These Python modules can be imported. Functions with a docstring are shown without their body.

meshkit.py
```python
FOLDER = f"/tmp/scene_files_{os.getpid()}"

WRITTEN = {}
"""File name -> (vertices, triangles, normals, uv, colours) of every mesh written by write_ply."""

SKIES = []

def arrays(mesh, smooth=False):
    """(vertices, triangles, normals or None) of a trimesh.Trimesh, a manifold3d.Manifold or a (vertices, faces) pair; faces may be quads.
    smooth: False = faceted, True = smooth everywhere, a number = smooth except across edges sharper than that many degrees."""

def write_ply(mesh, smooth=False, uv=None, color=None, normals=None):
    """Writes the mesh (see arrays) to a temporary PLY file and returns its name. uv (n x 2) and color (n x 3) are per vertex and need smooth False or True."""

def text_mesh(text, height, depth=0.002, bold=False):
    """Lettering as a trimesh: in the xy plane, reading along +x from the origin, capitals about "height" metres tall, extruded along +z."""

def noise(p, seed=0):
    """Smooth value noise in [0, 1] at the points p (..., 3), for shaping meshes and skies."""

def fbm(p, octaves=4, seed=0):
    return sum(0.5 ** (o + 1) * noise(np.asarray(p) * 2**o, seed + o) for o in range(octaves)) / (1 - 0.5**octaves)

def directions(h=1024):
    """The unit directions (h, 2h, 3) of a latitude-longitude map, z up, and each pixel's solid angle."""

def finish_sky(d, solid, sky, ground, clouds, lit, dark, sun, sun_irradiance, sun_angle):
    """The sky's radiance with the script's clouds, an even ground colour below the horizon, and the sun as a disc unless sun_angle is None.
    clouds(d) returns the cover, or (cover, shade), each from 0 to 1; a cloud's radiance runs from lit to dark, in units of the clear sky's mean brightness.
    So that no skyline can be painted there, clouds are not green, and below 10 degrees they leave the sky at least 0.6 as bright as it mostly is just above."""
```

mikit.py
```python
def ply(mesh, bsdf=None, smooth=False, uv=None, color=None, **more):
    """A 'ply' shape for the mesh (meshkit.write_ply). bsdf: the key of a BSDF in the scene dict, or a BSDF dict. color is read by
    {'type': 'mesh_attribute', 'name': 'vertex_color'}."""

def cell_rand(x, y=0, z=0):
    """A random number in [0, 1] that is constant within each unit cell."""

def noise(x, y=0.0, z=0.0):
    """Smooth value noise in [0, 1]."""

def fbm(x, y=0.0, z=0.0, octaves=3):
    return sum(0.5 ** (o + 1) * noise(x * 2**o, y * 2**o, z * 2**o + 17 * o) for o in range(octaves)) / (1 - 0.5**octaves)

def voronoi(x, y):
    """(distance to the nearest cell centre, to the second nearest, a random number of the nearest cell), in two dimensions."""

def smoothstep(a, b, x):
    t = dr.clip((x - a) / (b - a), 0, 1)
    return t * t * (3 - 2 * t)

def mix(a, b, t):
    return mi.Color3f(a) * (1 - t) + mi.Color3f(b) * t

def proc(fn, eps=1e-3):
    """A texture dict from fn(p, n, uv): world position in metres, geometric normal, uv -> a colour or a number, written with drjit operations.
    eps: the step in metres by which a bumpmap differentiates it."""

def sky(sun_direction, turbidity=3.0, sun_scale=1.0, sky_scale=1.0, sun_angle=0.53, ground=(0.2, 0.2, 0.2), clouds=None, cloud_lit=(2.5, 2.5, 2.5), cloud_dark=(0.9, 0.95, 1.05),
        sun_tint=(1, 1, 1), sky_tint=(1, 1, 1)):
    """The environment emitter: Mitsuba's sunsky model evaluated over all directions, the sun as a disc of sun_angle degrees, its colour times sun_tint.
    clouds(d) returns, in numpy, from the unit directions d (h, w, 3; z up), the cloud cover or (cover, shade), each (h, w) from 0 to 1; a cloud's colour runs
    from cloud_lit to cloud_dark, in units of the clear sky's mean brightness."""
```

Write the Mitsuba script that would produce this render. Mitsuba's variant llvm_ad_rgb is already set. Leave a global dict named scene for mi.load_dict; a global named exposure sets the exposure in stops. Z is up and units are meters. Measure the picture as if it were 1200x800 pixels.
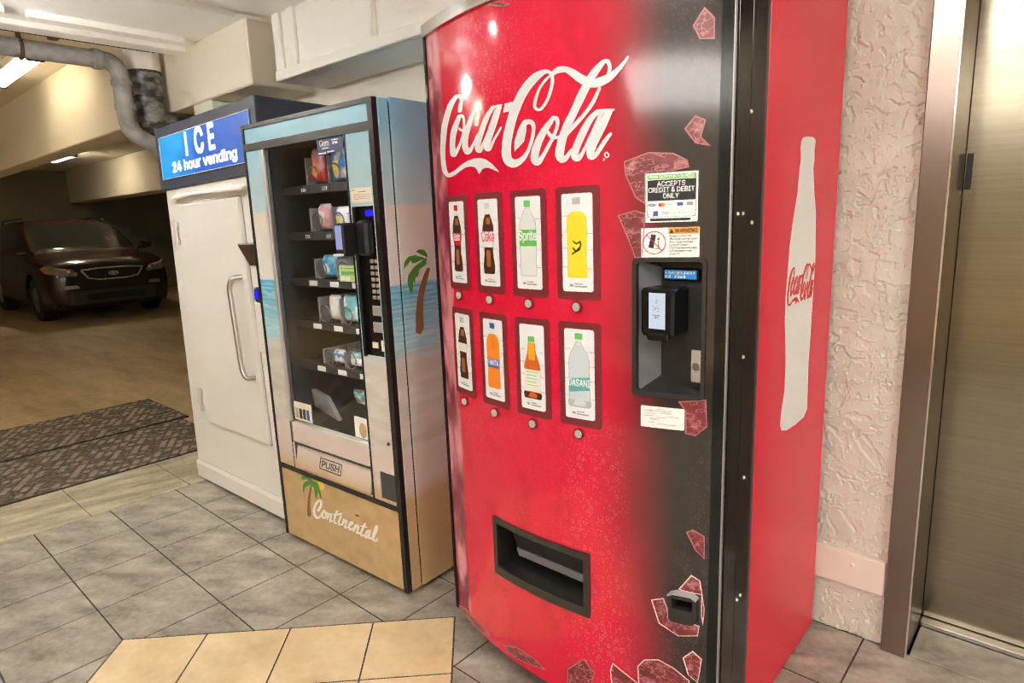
import math, random
import numpy as np, trimesh, mitsuba as mi, mikit, meshkit
import manifold3d as m3
from shapely.geometry import Polygon, box as sbox, Point
from shapely.ops import unary_union
from mikit import noise, fbm, voronoi, smoothstep, mix
import drjit as dr

random.seed(7); np.random.seed(7)
scene, labels = {}, {}

# ---------------------------------------------------------------- camera, lights, exposure
CAM_H, FOCAL, YAW, PITCH, ROLL = 1.4241, 747.68, 0.7346, 0.1925, -0.0375
cy, sy = math.cos(YAW), math.sin(YAW)
fwd = np.array([-sy * math.cos(PITCH), cy * math.cos(PITCH), -math.sin(PITCH)])
rgt0 = np.array([cy, sy, 0]); up0 = np.cross(rgt0, fwd)
rgt = math.cos(ROLL) * rgt0 + math.sin(ROLL) * up0
up = -math.sin(ROLL) * rgt0 + math.cos(ROLL) * up0
cam = np.eye(4); cam[:3, 0] = -rgt; cam[:3, 1] = up; cam[:3, 2] = fwd; cam[:3, 3] = (0, 0, CAM_H)
scene['camera'] = {'type': 'perspective', 'fov': 2 * math.degrees(math.atan(600 / FOCAL)), 'fov_axis': 'x', 'near_clip': 0.02,
                   'to_world': mi.ScalarTransform4f(cam)}
exposure = 0.42
WARM, NEUT, YEL = np.array([1.0, .93, .82]), np.array([1.0, .96, .90]), np.array([1.0, .84, .58])
L_PANEL, L_TUBE, L_FARTUBE = 10.0, 9.0, 42.0
CEIL_PANELS = [(-.65, .12, .6, .5, 1.15, 'square light box on the lobby ceiling above the viewer'), (1.35, .35, .6, .6, 1.8, 'square light box on the lobby ceiling near the lift'), (.0, -2.8, 2.6, 1.5, .65, 'long wide light box on the lobby ceiling, far behind the viewer')]
PENDANTS = [(-3.55, .38, 2.24, 17.0, 'bright hanging light bar above and left of the ice machine')]

# ---------------------------------------------------------------- materials
def rgb(c): return {'type': 'rgb', 'value': [float(v) for v in c]}
def mat(name, color, rough=.5, metal=0.0, spec=.5, coat=0.0, bump=None, bscale=1.0, **kw):
    tex = color if isinstance(color, dict) else rgb(color)
    b = {'type': 'principled', 'base_color': tex, 'roughness': rough, 'metallic': metal, 'specular': spec}
    if coat: b |= {'clearcoat': coat, 'clearcoat_gloss': .96}
    b |= kw
    if bump is not None: b = {'type': 'bumpmap', 'arbitrary': bump, 'scale': bscale, 'bsdf': b}
    scene[name] = {'type': 'twosided', 'bsdf': b}
    return name
def emit(name, value):
    return {'emitter': {'type': 'area', 'radiance': rgb(value)}}

mat('m_white_paint', (.88, .86, .81), .6); mat('m_ice_white', (.76, .74, .69), .35); mat('m_black', (.012, .012, .013), .35)
mat('m_black_gloss', (.005, .005, .0055), .14, spec=.35, coat=.2); mat('m_dark_grey', (.05, .05, .052), .4); mat('m_navy', (.03, .035, .06), .45)
mat('m_rubber', (.015, .015, .015), .7); mat('m_chrome', (.75, .75, .76), .12, 1.0); mat('m_steel', (.55, .53, .50), .3, 1.0)
mat('m_silver', (.62, .62, .62), .35, .6); mat('m_paper', (.86, .86, .85), .5); mat('m_grey', (.35, .35, .36), .5)
mat('m_cream_card', (.80, .74, .60), .55); mat('m_ink', (.02, .02, .025), .6); mat('m_white_ink', (.86, .87, .90), .35, coat=.5)
mat('m_green_ink', (.16, .50, .12), .5); mat('m_orange_ink', (.85, .32, .03), .5); mat('m_red_ink', (.62, .02, .04), .5)
mat('m_brown', (.055, .03, .02), .5); mat('m_pale_green', (.62, .66, .56), .6); mat('m_logo_cream', (.84, .80, .72), .5)
mat('m_key', (.33, .29, .23), .5); mat('m_logo_white', (.72, .74, .78), .3, coat=.6); mat('m_emblem', (.90, .92, .93), .3); mat('m_edge', (.42, .43, .46), .3, .7); mat('m_flap', (.035, .034, .042), .3); mat('m_recess', (.022, .021, .020), .35); mat('m_recess_side', (.16, .165, .18), .4); mat('m_plug', (.47, .43, .38), .35)
mat('m_spiral', (.20, .20, .21), .3, .8); mat('m_car_glass', (.010, .011, .011), .06, spec=.22); mat('m_amber', (.55, .20, .04), .2, coat=1.0)
mat('m_lens', (.30, .28, .25), .15, .2, coat=1.0); mat('m_car_chrome', (.80, .80, .80), .28, .55); mat('m_tyre', (.012, .012, .012), .8); mat('m_rim', (.45, .44, .42), .3, .9)
mat('m_carred', (.017, .006, .006), .2, coat=1.0); mat('m_plastic_dark', (.03, .03, .03), .6); mat('m_liner', (.018, .019, .018), .5)
scene['m_pane'] = {'type': 'thindielectric', 'int_ior': 1.5}

def wall_fn(p, n, uv):
    return mix((.76, .71, .62), (.82, .77, .69), fbm(p.x * 3, p.y * 3, p.z * 3, 3))
mat('m_wall', mikit.proc(wall_fn), .75)
def stucco_fn(p, n, uv):
    return mix((.60, .61, .53), (.73, .74, .66), fbm(p.x * 9, p.y * 9, p.z * 9, 3))
mat('m_stucco', mikit.proc(stucco_fn), .6)
def tile_fn(p, n, uv):
    s = fbm(p.x * 5 + p.y * 5, p.y * 14 - p.x * 9, 0, 5)
    g = fbm(p.x * 70, p.y * 70, 3, 3)
    c = dr.floor((p.x + 20) / .3235) * 7.3 + dr.floor((p.y + 20) / .328) * 3.1
    t = mikit.cell_rand(c, 2, 5)
    return mix((.215, .198, .163), (.46, .43, .365), dr.clip((s - .5) * 1.5 + .52 + (g - .5) * .5 + (t - .5) * .16, 0, 1))
mat('m_tile', mikit.proc(tile_fn), .42)
def beige_fn(p, n, uv):
    s = fbm(p.x * 6, p.y * 9, 1, 4); g = fbm(p.x * 50, p.y * 50, 3, 2)
    return mix((.56, .41, .22), (.82, .67, .42), dr.clip(s * 1.1 + (g - .5) * .25, 0, 1))
mat('m_beige', mikit.proc(beige_fn), .42)
def border_fn(p, n, uv):
    s = fbm(p.x * 6 + p.y * 3, p.y * 5 - p.x * 16, 0, 5); g = fbm(p.x * 70, p.y * 70, 3, 3)
    return mix((.30, .26, .18), (.62, .56, .41), dr.clip((s - .5) * 1.5 + .5 + (g - .5) * .45, 0, 1))
mat('m_tile_border', mikit.proc(border_fn), .42)
mat('m_grout', (.07, .06, .05), .9)
def concrete_fn(p, n, uv):
    s = fbm(p.x * .8, p.y * 1.6, 0, 4); st = fbm(p.x * 2.2, p.y * 9, 4, 3); g = fbm(p.x * 35, p.y * 35, 1, 2)
    return mix((.26, .18, .10), (.62, .48, .29), dr.clip(s * .55 + st * .5 + (g - .5) * .3, 0, 1))
mat('m_concrete', mikit.proc(concrete_fn), .6)
def garage_fn(p, n, uv):
    return mix((.66, .61, .50), (.76, .71, .60), fbm(p.x * 1.5, p.y * 1.5, p.z * 1.5, 4))
mat('m_garage_paint', mikit.proc(garage_fn), .8)
def backwall_fn(p, n, uv):
    band = smoothstep(.22, .2, p.z)
    return mix(mix((.20, .205, .165), (.28, .28, .22), fbm(p.y * 1.3, p.z * 1.3, 2, 3)), (.34, .26, .06), band * .7)
mat('m_backwall', mikit.proc(backwall_fn), .8)
def mat_fn(p, n, uv):
    a = (p.x * .55 + p.y) * 17; row = dr.floor(a); f = a - row
    b = (p.x - p.y * .35) * 26 + row * .37
    dash = smoothstep(.45, .58, noise(b, row * 3.7, 2)) * smoothstep(.05, .3, f) * smoothstep(.95, .7, f)
    k = fbm(p.x * 70, p.y * 70, 7, 2)
    return mix((.06, .048, .038), (.36, .29, .22), dr.clip(dash * .6 + (k - .3) * .7, 0, 1))
mat('m_mat', mikit.proc(mat_fn), .9)
def pipe_fn(p, n, uv):
    return mix((.10, .09, .08), (.42, .41, .40), fbm(p.x * 14, p.y * 14, p.z * 14, 4))
mat('m_pipe', mikit.proc(pipe_fn), .6)
def wrap_fn(p, n, uv):
    return mix((.02, .02, .02), (.22, .21, .20), smoothstep(.35, .75, fbm(p.x * 18, p.y * 18, p.z * 26, 4)))
mat('m_pipe_wrap', mikit.proc(wrap_fn), .55)
def door_fn(p, n, uv):
    s = fbm(p.x * 2, 1, p.z * 130, 3)
    return mix((.27, .235, .175), (.35, .31, .235), s)
mat('m_elevator', mikit.proc(door_fn), .2, 1.0)
mat('m_jamb', (.27, .21, .18), .22, 1.0)

def cola_fn(p, n, uv):
    """Printed front of the drinks machine: red running into brown black at the right, beads of water and frost."""
    x = p.x + 1.055; z = p.z
    warp = (fbm(x * 5, z * 3, 2, 3) - .5) * .05
    t = smoothstep(.15, .37, x + warp + dr.clip(.55 - z, 0, 1) * -.10 + dr.clip(z - 1.5, 0, 1) * .02)
    base = mix((.66, .002, .040), (.016, .010, .008), t)
    base = base * (1 - .12 * smoothstep(.5, .8, fbm(x * 14, z * 9, 5, 3)))
    d1, d2, r = voronoi(x * 58, z * 44); e1, e2, q = voronoi(x * 120 + 7, z * 92)
    zone = smoothstep(.42, .62, fbm(x * 4 + 3, z * 1.4, 8, 2)) * .35 + 1.0 * smoothstep(.12, .04, dr.abs(x - .17)) * smoothstep(1.0, .8, z) + .9 * smoothstep(.17, .05, dr.abs(x + .18)) * smoothstep(1.62, 1.75, z)
    ring = smoothstep(.10, .18, d1) * smoothstep(.34, .24, d1) * smoothstep(.55, .6, r)
    bead = smoothstep(.3, .12, e1) * smoothstep(.6, .65, q)
    base = mix(base, base * .5 + mi.Color3f(.42, .10, .12), dr.clip((ring * .5 + bead * .8) * zone, 0, 1) * (1 - .6 * t))
    edge = smoothstep(-.372, -.402, x + warp * .4)
    frost = fbm(x * 16, z * 7, 3, 4)
    return mix(base, mix((.16, .02, .04), (.74, .30, .36), smoothstep(.3, .7, frost)), edge * .9)
mat('m_cola_front', mikit.proc(cola_fn), .10, spec=.6, coat=1.0)
mat('m_cola_red', (.72, .005, .042), .3, coat=.6)
def ice_fn(p, n, uv):
    s = fbm(p.x * 42, p.y * 42, p.z * 42, 4); r = dr.abs(2 * fbm(p.x * 60 + 9, 3, p.z * 60, 3) - 1)
    return mix(mix((.09, .010, .012), (.30, .030, .042), s), (.55, .26, .28), smoothstep(.10, .02, r) * .45 + smoothstep(.55, .75, s) * .4)
mat('m_ice_print', mikit.proc(ice_fn), .3, coat=1.0)
mat('m_ice_edge', (.40, .13, .14), .3, coat=1.0); mat('m_ice_rim', (.80, .50, .50), .3, coat=1.0); mat('m_ice_light', (.80, .74, .74), .3, coat=1.0)
mat('m_card_frame', (.17, .013, .020), .4, coat=.8); mat('m_card', (.80, .83, .88), .35, coat=.6)
def beach_fn(p, n, uv):
    """Beach scene wrapped round the snack machine: sky, haze, sea, surf and sand by height."""
    z = p.z + (fbm(p.x * 6, p.y * 6, p.z * 6, 3) - .5) * .012
    sky = mix((.50, .66, .70), (.24, .54, .74), smoothstep(1.48, 1.83, z) + (fbm(p.x * 5, p.y * 5, p.z * 9, 3) - .5) * .4)
    haze = mix((.74, .73, .70), (.72, .69, .61), smoothstep(1.25, 1.48, z))
    wave = smoothstep(.42, .66, fbm(p.x * 16 + p.y * 13, 2, p.z * 120, 3))
    sea = mix(mix((.10, .44, .64), (.34, .62, .72), smoothstep(1.2, .97, z)), (.70, .80, .82), wave * .38)
    surf = mix((.50, .46, .40), (.72, .70, .66), fbm(p.x * 7 + p.y * 5, 4, p.z * 26, 4))
    sand = mix((.54, .38, .20), (.66, .56, .52), smoothstep(.36, .47, z) + (fbm(p.x * 30, p.y * 30, p.z * 30, 2) - .5) * .2)
    c = mix(sand, surf, smoothstep(.55, .60, z))
    c = mix(c, sea, smoothstep(.90, .99, z)); c = mix(c, haze, smoothstep(1.198, 1.206, z))
    return mix(c, sky, smoothstep(1.47, 1.49, z))
mat('m_beach', mikit.proc(beach_fn), .35, coat=.2)
def kick_fn(p, n, uv):
    return mix((.46, .30, .14), (.60, .42, .22), fbm(p.x * 20, p.y * 20, p.z * 20, 4))
mat('m_kick', mikit.proc(kick_fn), .5)
mat('m_leaf', (.07, .26, .04), .5); mat('m_trunk', (.24, .11, .045), .5); mat('m_sun', (.85, .55, .06), .5)
def sign_fn(p, n, uv):
    t = smoothstep(-3.55, -3.15, p.x + (fbm(p.x * 4, p.z * 4, 0, 2) - .5) * .3)
    return mix((.02, .30, .78), (.02, .08, .42), t)
mat('m_sign', mikit.proc(sign_fn), .3, coat=.4)
mat('m_bag', {'type': 'mesh_attribute', 'name': 'vertex_color'}, .28, spec=.6)
for nm_, c_ in dict(cola=(.05, .012, .006), cola_light=(.33, .10, .02), sprite=(.70, .74, .73), yellow=(.80, .68, .03), orange=(.85, .24, .015), tea=(.62, .12, .015),
                    tea_light=(.85, .38, .02), water=(.58, .66, .72), teal=(.10, .42, .40), green=(.13, .50, .10), blue=(.05, .10, .42), red=(.55, .01, .03), shade=(.45, .47, .50), pale=(.80, .80, .72)).items():
    mat('m_pic_' + nm_, c_, .4, coat=.5)

# ---------------------------------------------------------------- helpers
def key_for(parent, name):
    base = f'{parent}__{name}' if parent else name
    k, i = base, 0
    while k in scene or k in labels: i += 1; k = f'{base}_{i:03d}'
    return k
def tag(k, label=None, cat=None, group=None, kind=None):
    labels.setdefault(k, {}).update({a: b for a, b in dict(label=label, category=cat, group=group, kind=kind).items() if b})
    return k
def thing(name, label, cat, group=None, kind=None):
    return tag(key_for(None, name), label, cat, group, kind)
def add(parent, name, mesh, bsdf, smooth=False, label=None, kind=None, **more):
    k = key_for(parent, name)
    scene[k] = mikit.ply(mesh, bsdf, smooth, **more)
    if label or kind: tag(k, label, kind=kind)
    return k
def top(name, mesh, bsdf, label, cat=None, group=None, kind=None, smooth=False, **more):
    k = key_for(None, name)
    scene[k] = mikit.ply(mesh, bsdf, smooth, **more)
    return tag(k, label, cat, group, kind)
def bx(x0, x1, y0, y1, z0, z1, b=0.0):
    if b <= 0:
        m = trimesh.creation.box((x1 - x0, y1 - y0, z1 - z0)); m.apply_translation(((x0 + x1) / 2, (y0 + y1) / 2, (z0 + z1) / 2)); return m
    pts = []
    for sx in (0, 1):
        for sy_ in (0, 1):
            for sz in (0, 1):
                p = np.array([(x0, x1)[sx], (y0, y1)[sy_], (z0, z1)[sz]], float); s = np.array([1 - 2 * sx, 1 - 2 * sy_, 1 - 2 * sz]) * b
                for k in range(3):
                    q = p + s; q[k] = p[k]; pts.append(q)
    return trimesh.Trimesh(pts).convex_hull
def cat(*ms): return trimesh.util.concatenate(list(ms))
def hull(pts): return trimesh.Trimesh(np.asarray(pts, float)).convex_hull
def moved(m, F): return trimesh.Trimesh(F(np.array(m.vertices)), m.faces, process=False)
def plate(poly, t, d):
    """A polygon in (u, z), its front at depth d, t thick: in local (u, depth, z)."""
    out = []
    for g in getattr(poly, 'geoms', [poly]):
        if g.is_empty or g.area < 1e-9: continue
        e = trimesh.creation.extrude_polygon(g, t, engine='earcut'); v = np.array(e.vertices)
        out.append(trimesh.Trimesh(np.c_[v[:, 0], d + v[:, 2], v[:, 1]], e.faces[:, ::-1], process=False))
    return trimesh.util.concatenate(out)
def rr(u0, u1, z0, z1, r=0.0):
    b = sbox(u0 + r, z0 + r, u1 - r, z1 - r)
    return b.buffer(r, 4) if r else b
def words(s, h, u, z, d, t=.0012, sx=1.0, bold=False, center=False, maxw=None, fat=0):
    if fat: return cat(*[words(s, h, u + a, z + b, d - i * 1e-5, t, sx, bold, center, maxw) for i, (a, b) in enumerate(((0, 0), (fat, 0), (fat, fat), (0, fat), (fat / 2, fat / 2)))])
    m = meshkit.text_mesh(s, h, t, bold); v = np.array(m.vertices)
    v[:, 0] -= v[:, 0].min(); w = v[:, 0].max()
    if maxw: sx = maxw / w
    v[:, 0] *= sx
    if center: v[:, 0] -= w * sx / 2
    return trimesh.Trimesh(np.c_[u + v[:, 0], d - v[:, 2], z + v[:, 1]], m.faces, process=False)
def traced(name):
    out = []
    for rings in TR[name]:
        rs = [np.array(r).reshape(-1, 2) / 10000 for r in rings]
        out.append(Polygon(rs[0], rs[1:]).buffer(0))
    return unary_union(out)
def tube(points, r, n=16, cap=True):
    p = np.asarray(points, float); t = np.gradient(p, axis=0); t /= np.linalg.norm(t, axis=1, keepdims=True)
    a = np.cross(t[0], [0, 0, 1.0]); a = np.cross(t[0], [1.0, 0, 0]) if np.linalg.norm(a) < .1 else a
    V = []; rad = np.broadcast_to(r, (len(p),))
    for i in range(len(p)):
        a = a - t[i] * (a @ t[i]); a /= np.linalg.norm(a); b = np.cross(t[i], a)
        ang = np.arange(n) * 2 * np.pi / n
        V.append(p[i] + rad[i] * (np.cos(ang)[:, None] * a + np.sin(ang)[:, None] * b))
    V = np.vstack(V); F = []
    for i in range(len(p) - 1):
        for j in range(n):
            q = [i * n + j, i * n + (j + 1) % n, (i + 1) * n + (j + 1) % n, (i + 1) * n + j]; F += [[q[0], q[1], q[2]], [q[0], q[2], q[3]]]
    if cap:
        c0, c1 = len(V), len(V) + 1; V = np.vstack([V, p[:1], p[-1:]]); o = (len(p) - 1) * n
        for j in range(n): F += [[c0, (j + 1) % n, j], [c1, o + j, o + (j + 1) % n]]
    return trimesh.Trimesh(V, F, process=False)
def bend(points, r, k=6):
    """A polyline with its corners rounded to radius r."""
    p = [np.array(q, float) for q in points]; out = [p[0]]
    for i in range(1, len(p) - 1):
        a, b = p[i - 1] - p[i], p[i + 1] - p[i]; la, lb = np.linalg.norm(a), np.linalg.norm(b); rr_ = min(r, la * .49, lb * .49)
        s, e = p[i] + a / la * rr_, p[i] + b / lb * rr_
        out += [(1 - t) ** 2 * s + 2 * t * (1 - t) * p[i] + t * t * e for t in np.linspace(0, 1, k)]
    return np.array(out + [p[-1]])
def lathe(prof, axis='z', n=24):
    m = trimesh.creation.revolve(np.array(prof, float), sections=n)
    R = {'z': np.eye(4), 'y': trimesh.transformations.rotation_matrix(np.pi / 2, (1, 0, 0)), 'x': trimesh.transformations.rotation_matrix(np.pi / 2, (0, 1, 0))}[axis]
    m.apply_transform(R); return m
def at(m, x, y, z): m = m.copy(); m.apply_translation((x, y, z)); return m
def mf(m):
    m = m.copy(); m.merge_vertices()
    return m3.Manifold(m3.Mesh(np.asarray(m.vertices, np.float32), np.asarray(m.faces, np.uint32)))
def tm(M):
    q = M.to_mesh(); return trimesh.Trimesh(q.vert_properties[:, :3], q.tri_verts, process=False)
def sub(m, s):
    v, f = trimesh.remesh.subdivide_to_size(m.vertices, m.faces, s); return trimesh.Trimesh(v, f, process=False)
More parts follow.
